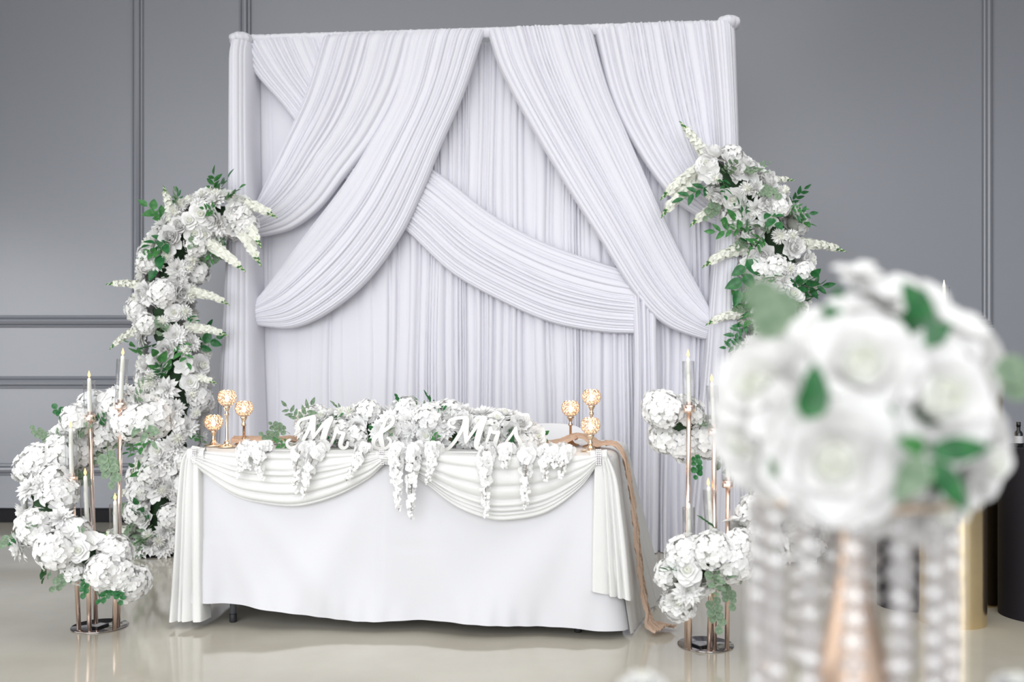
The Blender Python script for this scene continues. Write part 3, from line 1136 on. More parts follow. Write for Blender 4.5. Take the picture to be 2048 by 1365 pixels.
def arch(label, px, spikes, seed, base_px, sprig_list=()):
    rnd = random.Random(seed)
    base = PX(*base_px); base.z = 0
    t = thing('floral_arch', label, 'floral arch', tuple(base), 'floral arches beside the backdrop')
    path = []
    for x, y, Y, r in px:
        p = PX(x, y, Y)
        path.append((p.x, p.y, max(p.z, 0.02), r))
    garland(t, path, 212, 52, ARCH_KINDS, ARCH_SIZES, seed, slen=(.12, .18), gap=0.37, floor_z=0.0, core=0.40)
    for x0, y0, x1, y1, dY in spikes:
        Y = px[0][2]
        a, b_ = PX(x0, y0, Y - 0.02), PX(x1, y1, Y + dY)
        a = a + (a - b_) * 0.25
        v = 1 if abs(x1 - x0) > abs(y1 - y0) * 1.6 else 0
        spike(t, a - base, b_ - base, rnd, var=v)
    for x0, y0, x1, y1, kind in sprig_list:
        Y = px[0][2] - 0.12
        a, b_ = PX(x0, y0, Y), PX(x1, y1, Y - 0.02)
        sprig(t, a - base, b_ - a, (b_ - a).length, kind, rnd)
    b = MB()
    b.lathe([(0.0, 0.012), (0.13, 0.012), (0.13, 0.001), (0.0, 0.001)], 24)
    b.build('base_plate', M['base'], t)
    for k in range(7):
        a = -PI * (0.05 + 0.9 * k / 6)
        s_ = rnd.uniform(.055, .075)
        bloom(t, rnd.choice(['peony', 'hydrangea', 'dahlia']), Vector((0.13 * math.cos(a), 0.13 * math.sin(a), 0.055 + 0.02 * (k % 2))), (math.cos(a), math.sin(a), 0.45), s_, rnd)
    return t


arch('curved white flower column left of the drapes, bending to the right at its top',
     [(312, 1085, 5.90, .16), (325, 1010, 5.92, .17), (340, 930, 5.95, .18), (350, 840, 5.95, .19), (350, 760, 5.95, .20), (338, 680, 5.95, .19), (334, 600, 5.95, .18), (345, 530, 5.95, .17), (375, 465, 5.95, .165), (425, 432, 5.95, .155), (470, 432, 5.93, .13)],
     [(345, 440, 330, 368, 0), (478, 404, 563, 410, -.1), (486, 428, 527, 494, -.12), (478, 452, 527, 530, -.1), (431, 495, 495, 540, -.1), (396, 585, 466, 591, -.05), (389, 655, 461, 652, -.05), (382, 756, 436, 748, -.1),
      (284, 571, 212, 549, -.05), (271, 660, 207, 685, -.05), (309, 903, 248, 937, -.1), (291, 975, 216, 978, -.05), (275, 1057, 195, 1052, -.05)],
     5, (318, 1100, 5.93),
     [(330, 500, 284, 505, 'rose'), (340, 475, 300, 530, 'rose'), (300, 1080, 262, 1098, 'sage'), (305, 1050, 270, 1085, 'sage'), (310, 1030, 262, 1035, 'sage'), (300, 1095, 275, 1110, 'sage')])
arch('curved white flower column right of the drapes, half hidden by the blurred bouquet',
     [(1590, 1085, 5.75, .17), (1580, 980, 5.77, .18), (1562, 880, 5.78, .18), (1545, 780, 5.78, .18), (1538, 690, 5.78, .18), (1550, 610, 5.78, .19), (1560, 540, 5.78, .20), (1545, 465, 5.75, .19), (1505, 400, 5.70, .17), (1455, 358, 5.62, .14), (1420, 335, 5.58, .10)],
     [(1412, 311, 1362, 238, -.05), (1389, 345, 1305, 377, -.1), (1382, 372, 1305, 414, -.12), (1440, 410, 1368, 431, -.12), (1526, 362, 1590, 343, -.05), (1612, 487, 1697, 481, -.05), (1478, 497, 1394, 511, -.1), (1472, 627, 1405, 630, -.1)],
     17, (1585, 1115, 5.77),
     [(1490, 460, 1435, 458, 'ruscus'), (1500, 690, 1456, 690, 'ruscus'), (1500, 640, 1462, 672, 'ruscus'), (1500, 345, 1532, 322, 'sage'), (1570, 430, 1620, 425, 'ruscus'), (1580, 580, 1650, 572, 'ruscus'), (1430, 370, 1368, 385, 'ruscus'), (1500, 500, 1480, 580, 'rose')])


# ================================================================== candle stands with flower garlands
def flame_mesh():
    b = MB()
    b.lathe([(0.0004, 0), (0.0035, 0.002), (0.006, 0.008), (0.0055, 0.014), (0.003, 0.022), (0.0005, 0.030)], 10)
    return b.mesh('flame', [M['flame']])


FLAME = flame_mesh()


def candle_stand(name, label, centre_px, radius, poles, cand_labels, gl, nb, ns, seed):
    c = FL(*centre_px)
    t = thing('candle_stand', label, 'candle stand', tuple(c), 'rose gold candle stands')
    b = MB()
    b.lathe([(0.0, 0.006), (radius - .002, 0.006), (radius, 0.004), (radius, 0.0), (0.0, 0.0)], 48)
    b.build('base_plate', M['mirror'], t)
    for (bx, by, cupx, cupy, tipx, tipy, lit), cl in zip(poles, cand_labels):
        p0 = FL(bx, by); p0.z = 0.004
        top = PX(cupx, cupy, p0.y)          # underside of the candle cup
        b = MB(); b.tube([p0 - c, top - c], 0.0095, 12)
        b.build('pole', M['rose_gold'], t)
        b = MB()
        b.lathe([(0.009, -0.004), (0.022, -0.002), (0.0235, 0.002), (0.0235, 0.026), (0.021, 0.027), (0.020, 0.022), (0.013, 0.022), (0.013, 0.040), (0.0105, 0.040), (0.010, 0.022), (0.0, 0.022)], 24, c=top - c)
        b.build('candle_cup', M['rose_gold'], t)
        tip = PX(tipx, tipy, p0.y)
        lean = Vector((tip.x - top.x, 0, tip.z - top.z)).normalized()
        H = max(0.12, tip.z - top.z - 0.03 if lit else tip.z - top.z)
        # taper candle
        cd = thing('taper_candle', cl[0], 'candle', tuple(top + lean * 0.023), 'taper candles on the stands')
        q = rot_to(lean, (1, 0, 0))
        h = H - 0.023
        b = MB(); b.lathe([(0.0, 0.0), (0.0095, 0.0), (0.0095, 0.01), (0.0088, h * .6), (0.0075, h - 0.006), (0.003, h), (0.0, h)], 16)
        o = b.build('wax_stick', M['wax'], cd); o.rotation_mode = 'QUATERNION'; o.rotation_quaternion = q
        b = MB(); b.tube([(0, 0, h - .002), (0.0004, 0, h + 0.007)], 0.0009, 6)
        o = b.build('wick', M['rubber'], cd); o.rotation_mode = 'QUATERNION'; o.rotation_quaternion = q
        if lit:
            link('flame', FLAME, cd, q @ Vector((0, 0, h + 0.001)), q)
        # glass sleeve
        gh = h * gl
        b = MB(); r = 0.0245
        b.lathe([(r, 0), (r, gh * .5), (r, gh), (r - .0018, gh), (r - .0018, gh * .5), (r - .0018, 0), (r, 0)], 28)
        go = b.build('glass_sleeve', M['glass'])
        go.location = top + lean * 0.0275
        go.rotation_mode = 'QUATERNION'; go.rotation_quaternion = q
        tag(go, cl[1], 'glass sleeve', 'glass sleeves on the candle stands')
    return t, c


ST_KINDS = [('hydrangea', 4), ('dahlia', 1.6), ('open_blossom', 1), ('rose', .8)]
ST_SIZES = {'hydrangea': (.075, .098), 'dahlia': (.055, .075), 'open_blossom': (.05, .065), 'rose': (.04, .052)}
lab = lambda who: [('ivory taper candle, %s on the %s candle stand' % (n, who), 'clear glass sleeve around the %s candle of the %s candle stand' % (n.split(',')[0], who)) for n in ('tallest', 'second tallest', 'middle-height', 'second lowest', 'lowest')]
t, c = candle_stand('left', 'rose gold candle stand wound with white flowers, left of the table', (199.6, 1254), .117,
                    [(236, 1257, 241, 818, 246, 697, 1), (192, 1250, 180, 842, 178, 742, 1), (158, 1263, 144, 966, 141, 842, 1), (179, 1265, 175, 1064, 170, 937, 1), (229, 1263, 232, 1107, 230, 987, 1)],
                    lab('left'), 0.90, 0, 0, 1)
gp = [(245, 1150, 4.16, .075), (190, 1120, 4.10, .09), (125, 1075, 4.10, .10), (85, 1010, 4.20, .105), (95, 950, 4.32, .10), (135, 895, 4.40, .10), (190, 850, 4.44, .10), (250, 815, 4.42, .095), (285, 835, 4.36, .07)]
fg = thing('flower_garland', 'crescent of white hydrangeas and eucalyptus around the left candle stand', 'flower garland', tuple(PX(165, 960, 4.3)), 'garlands on the candle stands')
garland(fg, [(*PX(x, y, Y), r) for x, y, Y, r in gp], 56, 18, ST_KINDS, ST_SIZES, 3, sprigs=('eucalyptus', 'sage', 'eucalyptus', 'rose'), slen=(.09, .13), gap=.44)
rnd = random.Random(77)
FO = Vector(fg.location)
for x0, y0, x1, y1, k in ((60, 1075, 2, 1078, 'eucalyptus'), (240, 1165, 200, 1198, 'eucalyptus'), (175, 1140, 165, 1185, 'eucalyptus'), (80, 1060, 100, 1105, 'rose'), (130, 1085, 150, 1065, 'eucalyptus'), (270, 830, 300, 880, 'sage'), (235, 1160, 240, 1195, 'eucalyptus'), (215, 885, 218, 960, 'eucalyptus'), (110, 1100, 95, 1140, 'sage'), (140, 1110, 135, 1150, 'rose')):
    a, b_ = PX(x0, y0, 4.08 if y0 > 1000 else 4.3), PX(x1, y1, 4.03 if y0 > 1000 else 4.22)
    sprig(fg, a - FO, b_ - a, (b_ - a).length, k, rnd)
bloom(fg, 'dahlia', PX(45, 1092, 4.06) - FO, (-0.8, -0.5, -0.2), .07, rnd)

t, c = candle_stand('right', 'rose gold candle stand wound with white flowers, right of the table', (1411, 1291), .112,
                    [(1373, 1299, 1378, 824, 1376, 700, 1), (1429, 1303, 1428, 870, 1423, 749, 1), (1454, 1302, 1456, 975, 1455, 850, 1), (1418, 1304, 1424, 1082, 1416, 957, 1), (1379, 1302, 1379, 1130, 1377, 1006, 0)],
                    lab('right'), 0.90, 0, 0, 2)
gp = [(1362, 1185, 3.90, .09), (1395, 1135, 3.86, .105), (1455, 1090, 3.88, .10), (1520, 1060, 3.98, .10), (1575, 1010, 4.10, .105), (1570, 940, 4.20, .10), (1500, 885, 4.22, .10), (1420, 870, 4.18, .09), (1365, 855, 4.12, .09), (1335, 830, 4.08, .085)]
fg = thing('flower_garland', 'crescent of white hydrangeas around the right candle stand', 'flower garland', tuple(PX(1460, 1010, 4.05)), 'garlands on the candle stands')
FO = Vector(fg.location)
garland(fg, [(*PX(x, y, Y), r) for x, y, Y, r in gp], 56, 14, ST_KINDS, ST_SIZES, 9, sprigs=('eucalyptus', 'sage', 'eucalyptus', 'rose'), slen=(.08, .13), gap=.44)
for x0, y0, x1, y1, k in ((1425, 1180, 1432, 1250, 'eucalyptus'), (1440, 1150, 1462, 1205, 'eucalyptus'), (1390, 900, 1396, 945, 'eucalyptus')):
    a, b_ = PX(x0, y0, 3.9), PX(x1, y1, 3.85)
    sprig(fg, a - FO, b_ - a, (b_ - a).length, k, rnd)

# little black remotes lying on the mirror bases
for px, rz, lb in (((1397, 1297), 0.5, 'small black remote on the mirror base of the right candle stand'), ((198, 1259), -0.3, 'small black remote on the mirror base of the left candle stand')):
    p = FL(*px)
    t = thing('remote_control', lb, 'remote', (p.x, p.y, 0.0065), 'remotes on the candle stand bases', rz)
    b = MB(); b.box((-0.022, -0.035, 0), (0.022, 0.035, 0.012)); b.build('case', M['black_gloss'], t, smooth=False)
    b = MB(); b.box((-0.017, -0.028, 0.012), (0.017, 0.026, 0.0128)); b.build('keypad', M['label'], t, smooth=False)

# ================================================================== crystal candle holders on the table
def crystal_holder(x, u_v, zc, label):
    p = TT(u_v[0], u_v[1], TZ + 0.012)
    p = Vector(((x - CX) / FPX * p.y, p.y, p.z))
    t = thing('crystal_candle_holder', label, 'candle holder', tuple(p), 'gold crystal candle holders')
    H = zc - p.z
    b = MB()
    b.lathe([(0.0, 0.0), (0.042, 0.0), (0.043, 0.004), (0.036, 0.008), (0.020, 0.012), (0.013, 0.020), (0.009, 0.030), (0.0, 0.030)], 28)
    b.build('foot', M['gold'], t)
    b = MB()
    b.lathe([(0.0065, 0.025), (0.006, H * .5), (0.0065, H - 0.085), (0.0105, H - 0.080), (0.011, H - 0.074), (0.007, H - 0.069), (0.008, H - 0.060), (0.014, H - 0.048), (0.018, H - 0.040), (0.0, H - 0.038)], 18)
    b.build('stem', M['gold'], t)
    # bowl: gold rings, each holding a crystal
    br, rg = MB(), MB()
    R = 0.040
    for i, th in enumerate((-0.95, -0.50, -0.08, 0.34, 0.72)):
        n = max(6, int(round(2 * PI * R * math.cos(th) / 0.0165)))
        for k in range(n):
            a = 2 * PI * (k + 0.5 * (i % 2)) / n
            nv = Vector((math.cos(th) * math.cos(a), math.cos(th) * math.sin(a), math.sin(th)))
            c0 = nv * R + Vector((0, 0, H))
            q = nv.to_track_quat('Z', 'Y')
            ring = []
            for m in range(9):
                an = 2 * PI * m / 8
                ring.append(c0 + q @ Vector((0.0078 * math.cos(an), 0.0078 * math.sin(an), 0)))
            rg.tube(ring, 0.0011, 4, cap=False)
            vs = [c0 + q @ Vector((0.0066 * math.cos(2 * PI * m / 6), 0.0066 * math.sin(2 * PI * m / 6), 0)) for m in range(6)] + [c0 + nv * 0.0042, c0 - nv * 0.0042]
            br.add(vs, [(m, (m + 1) % 6, 6) for m in range(6)] + [((m + 1) % 6, m, 7) for m in range(6)])
    bo = rg.build('bowl_frame', M['gold'], t)
    br.build('crystals', M['crystal'], bo, smooth=False)
    tl = thing('tealight', 'glowing tealight inside the ' + label, 'tealight', (p.x, p.y, p.z + H - 0.036), 'tealights in the crystal holders')
    b = MB(); b.lathe([(0, 0), (0.017, 0), (0.017, 0.014), (0.0, 0.014)], 16); b.build('cup', M['wax'], tl)
    b = MB(); b.lathe([(0.0, 0.015), (0.007, 0.018), (0.010, 0.026), (0.008, 0.038), (0.003, 0.048), (0.0, 0.050)], 12); b.build('flame', M['tea'], tl)
    l = bpy.data.lights.new('tealight_light', 'POINT'); l.energy = 0.35; l.color = (1, .62, .3); l.shadow_soft_size = 0.012
    lo = bpy.data.objects.new('tealight_light', l); COL.objects.link(lo); lo.location = (p.x, p.y, p.z + H + 0.028)


crystal_holder(454, (0.14, 0.15), 0.981, 'tallest crystal candle holder of the left trio')
crystal_holder(488, (0.24, 0.30), 0.926, 'middle crystal candle holder of the left trio')
crystal_holder(427, (0.07, 0.20), 0.866, 'shortest crystal candle holder of the left trio')
crystal_holder(1183, (1.70, 0.32), 0.984, 'tallest crystal candle holder of the right trio')
crystal_holder(1141, (1.62, 0.42), 0.928, 'middle crystal candle holder of the right trio')
crystal_holder(1181, (1.68, 0.09), 0.870, 'shortest crystal candle holder of the right trio')

# ================================================================== table garland with hanging wisteria
tg_ = thing('table_garland', 'long white flower garland lying along the table with hanging wisteria', 'flower garland', tuple(TT(0.9, 0.25, TZ + 0.01)))
TO = Vector(tg_.location)
TGK = [('hydrangea', 2.2), ('peony', 2), ('dahlia', 2.4), ('rose', 1.2), ('pompon_mum', .4)]
TGS = {'hydrangea': (.062, .08), 'peony': (.055, .07), 'dahlia': (.05, .066), 'rose': (.038, .048), 'pompon_mum': (.04, .05)}
tp = []
for u, z, r in ((0.38, 0.812, .06), (0.46, 0.83, .085), (0.70, 0.838, .105), (0.95, 0.838, .105), (1.2, 0.838, .105), (1.38, 0.832, .095), (1.455, 0.815, .06)):
    p = TT(u, 0.27, z - 0.008)
    tp.append((p.x, p.y, p.z, r))
garland(tg_, tp, 84, 18, TGK, TGS, 23, sprigs=('ruscus', 'rose', 'eucalyptus', 'sage'), slen=(.08, .115), gap=.42, front=(0, -0.9, 0.43), floor_z=TZ + 0.0)
rnd = random.Random(8)
for x0, y0, x1, y1, k in ((600, 845, 573, 815, 'sage'), (600, 850, 620, 812, 'sage'), (580, 868, 545, 850, 'eucalyptus'), (590, 890, 548, 885, 'ruscus'), (570, 880, 530, 868, 'eucalyptus'), (880, 880, 860, 850, 'rose'), (930, 893, 905, 875, 'rose'), (700, 885, 730, 880, 'rose'), (1060, 890, 1085, 872, 'rose'), (760, 885, 745, 862, 'rose')):
    a, b_ = PX(x0, y0, 4.50), PX(x1, y1, 4.46)
    sprig(tg_, a - TO, b_ - a, (b_ - a).length, k, rnd)


def wisteria(x0, y0, x1, y1, seed):
    r = random.Random(seed)
    a = TT(0, 0, 0)
    u0, _ = t_uz(x0, y0, 0.03)
    u1, z1 = t_uz(x1, y1, 0.10)
    ru = TT(u0, 0.05, TZ + 0.018)
    pts = [ru, TT(u0, -0.02, TZ + 0.028), TT(u0, -0.065, TZ + 0.005), TT(u0 + (u1 - u0) * .4, -0.095, TZ - 0.05 if z1 < TZ - 0.1 else TZ - 0.03), TT(u0 + (u1 - u0) * .75, -0.10, (TZ - 0.05) * .4 + z1 * .6), TT(u1, -0.10, z1)]
    c = [Vector(p) for p in spline([tuple(p) for p in pts], 40)]
    b = MB()
    b.tube([p - TO for p in c], [0.0022 * (1 - .6 * i / 39) for i in range(40)], 5, 1)
    L = sum((c[i + 1] - c[i]).length for i in range(39))
    n = max(16, int(L / 0.0062))
    for i in range(n):
        t = 0.05 + 0.95 * i / n
        j = min(38, int(t * 39))
        p = c[j].lerp(c[j + 1], t * 39 - j)
        tap = max(0.0, min(1.0, (t - 0.30) / 0.70))
        rad = 0.030 * (1 - 0.75 * tap) * min(1.0, 0.45 + 3 * t)
        an = r.uniform(0, 2 * PI)
        dr = Vector((math.cos(an), math.sin(an) * .9 - .25, r.uniform(-.25, .25) + (0.15 if t < .35 else 0))).normalized()
        R = (dr + Vector((0, -.35, 0))).to_track_quat('Z', 'Y').to_matrix() @ Matrix.Rotation(r.uniform(0, 6), 3, 'Z')
        s = (0.024 * (1 - 0.62 * tap)) * r.uniform(.8, 1.2)
        pos = p + dr * rad * r.uniform(.5, 1.0) - TO
        for k in range(4 if t < .6 else 3):
            petal(b, k * PI / 2 + r.uniform(-.2, .2), s, s * .6, .45, -.5, .002, 0, .35, .6, 4 if t < .5 else 3, 0, pos, R)
        if t > .3 and i % 3 == 0:
            b.tube([p - TO, p + dr * rad * .9 + Vector((0, 0, .004)) - TO], 0.0011, 4, 1)
    b.build('wisteria_strand', [M['petal'], M['twig']], tg_)


for k, s in enumerate([(505, 872, 473, 954), (524, 890, 525, 960), (604, 892, 590, 987), (636, 900, 606, 998), (724, 888, 691, 964), (798, 888, 797, 1022), (832, 892, 822, 1040), (867, 882, 855, 968), (974, 885, 972, 1034), (1012, 890, 1014, 925), (1056, 898, 1050, 1018), (1091, 885, 1091, 961), (1131, 880, 1119, 955), (490, 888, 500, 935), (1108, 885, 1120, 920)]):
    wisteria(*s, 100 + k)


# ================================================================== wooden words
def stroke(b, px, origin, scale, wid, z_off, thick):
    """calligraphic stroke from zoomed pixel points (x, y, width) -> prism"""
    c = spline([(x, -y, w_) for x, y, w_ in px], max(14, 6 * len(px)))
    L, R = [], []
    n = len(c)
    for i in range(n):
        d = c[min(n - 1, i + 1)][:2] - c[max(0, i - 1)][:2]
        d = d / (np.linalg.norm(d) + 1e-9)
        nn = np.array([-d[1], d[0]])
        L.append(c[i][:2] + nn * c[i][2] / 2); R.append(c[i][:2] - nn * c[i][2] / 2)
    # round ends
    def cap(p, d, w_):
        return [p + (math.cos(a) * np.array([-d[1], d[0]]) + math.sin(a) * d) * w_ / 2 for a in (PI * .25, PI * .5, PI * .75)]
    d1 = c[-1][:2] - c[-2][:2]; d1 /= np.linalg.norm(d1)
    d0 = c[0][:2] - c[1][:2]; d0 /= np.linalg.norm(d0)
    top = []
    f = lambda p, y: ((p[0] - origin[0]) * scale, y, (p[1] + origin[1]) * scale)
    rows = [[f(L[i], -thick / 2 - z_off), f(R[i], -thick / 2 - z_off), f(R[i], thick / 2), f(L[i], thick / 2)] for i in range(n)]
    b.grid(rows, 0, closed=True)
    for p, d, w_, i in ((c[-1][:2], d1, c[-1][2], n - 1), (c[0][:2], d0, c[0][2], 0)):
        e = cap(p, d, w_)
        ends = [L[i]] + e + [R[i]] if i else [R[i]] + e + [L[i]]
        A = [f(q, -thick / 2 - z_off) for q in ends]; B = [f(q, thick / 2) for q in ends]
        b.add(A + B, [tuple(range(5)), tuple(range(9, 4, -1))] + [(k, k + 5, k + 6, k + 1) for k in range(4)])


def word(name, label, strokes, ox, oy, zoom, pxc, u_pos):
    """strokes in zoomed-crop pixels; ox, oy crop point that stands on the table"""
    base = TT(u_pos, 0.085, TZ + 0.0125)
    t = thing(name, label, 'word sign', tuple(base), 'white wooden words on the table', -TH)
    sc = base.y / FPX / zoom
    for nm, ss in strokes:
        b = MB()
        for i, s in enumerate(ss):
            stroke(b, s, (ox, oy), sc, 0, 0.0004 * i, 0.014)
        b.build(nm, M['white_wood'], t, smooth=False)


def u_at(x):
    return t_uz(x, 895, -0.085)[0]


Z1 = 6.827
word('wooden_word', 'white script wooden word reading Mr, left on the table', [
    ('letter_m', [[(268, 490, 34), (245, 440, 38), (275, 375, 42), (370, 340, 44), (470, 318, 46)],
                  [(450, 325, 60), (415, 450, 52), (340, 600, 50), (250, 710, 46), (150, 752, 44), (95, 720, 42), (92, 665, 38), (128, 640, 34)],
                  [(462, 335, 76), (452, 450, 78), (462, 600, 44)],
                  [(458, 612, 30), (550, 490, 44), (640, 390, 50), (712, 340, 56)],
                  [(706, 350, 70), (645, 470, 82), (605, 600, 82), (590, 690, 66), (620, 735, 44)]]),
    ('letter_r', [[(620, 738, 36), (690, 715, 38), (745, 610, 36), (790, 480, 54)],
                  [(788, 490, 50), (815, 530, 46), (890, 545, 44)],
                  [(890, 545, 46), (855, 630, 62), (838, 710, 58), (880, 748, 44), (930, 722, 36), (942, 672, 34)]])],
     520, 765, Z1, None, u_at(636))
word('wooden_word', 'white script wooden ampersand, in the middle of the table', [
    ('ampersand', [[(1425, 440, 30), (1445, 370, 34), (1500, 310, 36), (1550, 330, 44), (1535, 410, 52), (1450, 485, 52), (1350, 550, 56), (1280, 640, 60), (1290, 725, 50), (1370, 752, 40), (1450, 742, 42), (1505, 690, 40), (1512, 630, 36), (1472, 602, 32)],
                   [(1440, 390, 36), (1400, 470, 56), (1375, 560, 70), (1388, 660, 70), (1410, 735, 46)]])],
     1390, 768, Z1, None, u_at(764))
Z2 = 4.015
word('wooden_word', 'white script wooden word reading Mrs, right on the table', [
    ('letter_m', [[(600, 470, 18), (560, 455, 22), (556, 415, 24), (620, 393, 27), (690, 388, 28)],
                  [(690, 392, 34), (655, 490, 30), (600, 580, 28), (545, 640, 26), (505, 648, 22)],
                  [(694, 396, 44), (690, 480, 46), (690, 578, 28)],
                  [(690, 588, 18), (745, 505, 26), (800, 430, 30), (846, 392, 34)],
                  [(842, 400, 42), (808, 480, 48), (785, 560, 48), (775, 615, 40), (795, 642, 26)]]),
    ('letter_r', [[(795, 642, 22), (840, 615, 22), (872, 540, 24), (892, 472, 32)],
                  [(890, 480, 28), (910, 505, 27), (955, 505, 26)],
                  [(955, 505, 28), (935, 560, 36), (925, 612, 34), (948, 640, 24)]]),
    ('letter_s', [[(948, 642, 20), (1000, 600, 20), (1050, 535, 22), (1094, 470, 26)],
                  [(1092, 474, 30), (1098, 530, 34), (1130, 585, 34), (1128, 630, 30), (1080, 648, 22), (1050, 630, 18)],
                  [(1120, 590, 26), (1150, 625, 22), (1172, 640, 16)]])],
     840, 655, Z2, None, u_at(760 + 840 / Z2))

# ================================================================== chair behind the table
def chair():
    p = PX(1098, 860, 5.42); p.z = 0
    t = thing('banquet_chair', 'white chair back peeking over the flowers behind the table', 'chair', tuple(p), None, 0)
    W, D, SH, BH = 0.42, 0.42, 0.45, 0.80
    b = MB()
    rows = []
    for i in range(13):
        s = i / 12
        row = []
        for k in range(17):
            a = -1 + 2 * k / 16
            hgt = BH - 0.035 * abs(a) ** 6 - 0.02 * a * a
            row.append((a * W / 2 * (1 - 0.03 * (1 - s)), 0.02 - 0.05 * (1 - a * a) * 0.0 + 0.04 * s + 0.02 * (1 - a * a), SH + 0.06 + (hgt - SH - 0.06) * s))
        rows.append(row)
    back = [[(x, y + 0.022, z) for x, y, z in r] for r in rows]
    b.grid(rows); b.grid(back, flip=True)
    b.grid([rows[-1], back[-1]]); b.grid([[r[0] for r in rows], [r[0] for r in back]]); b.grid([[r[-1] for r in back], [r[-1] for r in rows]])
    b.build('backrest', M['chair'], t)
    b = MB(); b.box((-W / 2, -D, SH - 0.03), (W / 2, 0.02, SH)); b.build('seat', M['chair'], t, smooth=False)
    for sx in (-1, 1):
        for sy in (0, 1):
            b = MB(); x = sx * (W / 2 - 0.025); y = 0.0 if sy else -D + 0.03
            b.tube([(x, y + (0.03 if sy else -0.02), 0), (x, y, SH - 0.02)] + ([(x, 0.04, SH + 0.1)] if sy else []), 0.015, 10)
            b.build('leg', M['chair'], t)


chair()

# ================================================================== pedestals at the right
def pedestal(name, label, cx, front_y, rpx, height, m, grp):
    Yf = FPX * HC / (front_y - HY)
    r = rpx / FPX * Yf
    Y = Yf + r
    p = Vector(((cx - CX) / FPX * Y, Y, 0))
    t = thing(name, label, 'pedestal', tuple(p), grp)
    b = MB()
    b.lathe([(r, 0.0), (r, 0.004), (r, height * .5), (r, height - .004), (r - 0.003, height)], 96)
    b.build('shell', m, t)
    b = MB(); b.lathe([(0.0, height), (r - 0.003, height)], 96); b.build('top_plate', m, t, smooth=False)
    return p, r


pa, ra = pedestal('gold_pedestal', 'shiny gold cylinder pedestal behind the blurred bouquet, the nearer one', 1904, 1261, 66, 0.98, M['brass'], 'gold cylinder pedestals')
pb, rb = pedestal('gold_pedestal', 'shiny gold cylinder pedestal, mostly hidden behind the nearer one', 1938, 1217, 63, 1.18, M['brass'], 'gold cylinder pedestals')
pc, rc_ = pedestal('black_pedestal', 'black cylinder pedestal at the right edge of the picture', 2085, 1253, 84, 0.76, M['black'], 'black cylinder pedestals')
pd, rd = pedestal('black_pedestal', 'black cylinder pedestal behind the hanging crystal strands', 1815, 1226, 60, 0.62, M['black'], 'black cylinder pedestals')
for p, top, px_, tipy, lb in ((pa, 0.98, 1895, 662, 'nearer'), (pb, 1.18, 1888, 560, 'farther')):
    Y = p.y
    x = (px_ - CX) / FPX * Y
    tip = HC - (tipy - HY) / FPX * Y
    t = thing('hurricane_candle', 'ivory candle in a tall glass on the %s gold pedestal' % lb, 'candle', (x, Y, top), 'candles on the gold pedestals')
    h = tip - top
    b = MB(); b.lathe([(0.0, 0.0), (0.04, 0.0), (0.04, 0.01), (0.012, 0.016), (0.012, 0.03), (0.0, 0.03)], 24); b.build('holder_foot', M['gold'], t)
    b = MB(); b.lathe([(0.0, 0.031), (0.01, 0.031), (0.008, h - 0.03), (0.002, h), (0.0, h)], 14); b.build('wax_stick', M['wax'], t)
    b = MB(); b.lathe([(0.026, 0.012), (0.026, h * .9), (0.0245, h * .9), (0.0245, 0.012)], 24); b.build('glass_sleeve', M['glass'], t)
# black bottle on the black pedestal
x = (2037 - CX) / FPX * (pc.y - 0.03)
t = thing('black_bottle', 'small glossy black bottle on the black pedestal at the right edge', 'bottle', (x, pc.y - 0.03, 0.76))
b = MB(); b.lathe([(0.0, 0), (0.017, 0), (0.018, 0.003), (0.018, 0.06), (0.015, 0.068), (0.008, 0.074), (0.008, 0.095), (0.0, 0.095)], 20); b.build('bottle_body', M['black_gloss'], t)
b = MB(); b.lathe([(0.0184, 0.018), (0.0184, 0.05)], 20); b.build('bottle_label', M['label'], t)
b = MB(); b.lathe([(0.0, 0.112), (0.0095, 0.112), (0.0095, 0.092), (0.0, 0.092)], 16); b.build('cap', M['black_gloss'], t)

# thin cable on the floor behind the left candle stand
b = MB()
b.tube([tuple(FL(x, y) + Vector((0, 0, .004))) for x, y in ((186, 1062), (205, 1068), (228, 1064), (252, 1069), (275, 1062), (300, 1068))], 0.004, 6)
tag(b.build('power_cable', M['rubber']), 'thin black cable on the floor near the left flower column', 'cable')

# ================================================================== foreground centrepiece, close to the lens
FY = 1.12
fc = PX(1705, 1200, FY)
# guest table just below the frame that carries it
gt = thing('guest_table', 'round guest table in a white cloth just below the frame', 'table', (fc.x, FY - 0.30, 0))
b = MB()
rows = []
for z, r, wv in ((0.74, 0.02, 0), (0.74, 0.30, 0), (0.738, 0.405, 0), (0.73, 0.415, 0), (0.5, 0.42, .006), (0.25, 0.43, .012), (0.01, 0.44, .016)):
    rows.append([((r + wv * math.sin(14 * 2 * PI * k / 112)) * math.cos(2 * PI * k / 112), (r + wv * math.sin(14 * 2 * PI * k / 112)) * math.sin(2 * PI * k / 112), z) for k in range(112)])
b.grid(rows, closed=True, flip=True)
b.build('tablecloth', M['cloth'], gt)
GT = 0.741
cs = thing('centrepiece_stand', 'gold trumpet centrepiece stand hung with crystal strands, out of focus in front', 'centrepiece stand', (fc.x, FY, GT))
S = FY / FPX
top_z = PX(1705, 985, FY).z - GT
b = MB()
b.lathe([(0.0, 0.0), (0.085, 0.0), (0.088, 0.006), (0.075, 0.014), (0.050, 0.04), (0.034, 0.085), (0.024, 0.13), (0.017, 0.17), (0.014, 0.21), (0.014, top_z - 0.02), (0.03, top_z), (0.0, top_z)], 40)
b.build('stem', M['stand_gold'], cs)
b = MB()
ring_r = 0.105
b.tube([(ring_r * math.cos(2 * PI * k / 48), ring_r * math.sin(2 * PI * k / 48), top_z - 0.004) for k in range(49)], 0.004, 8, cap=False)
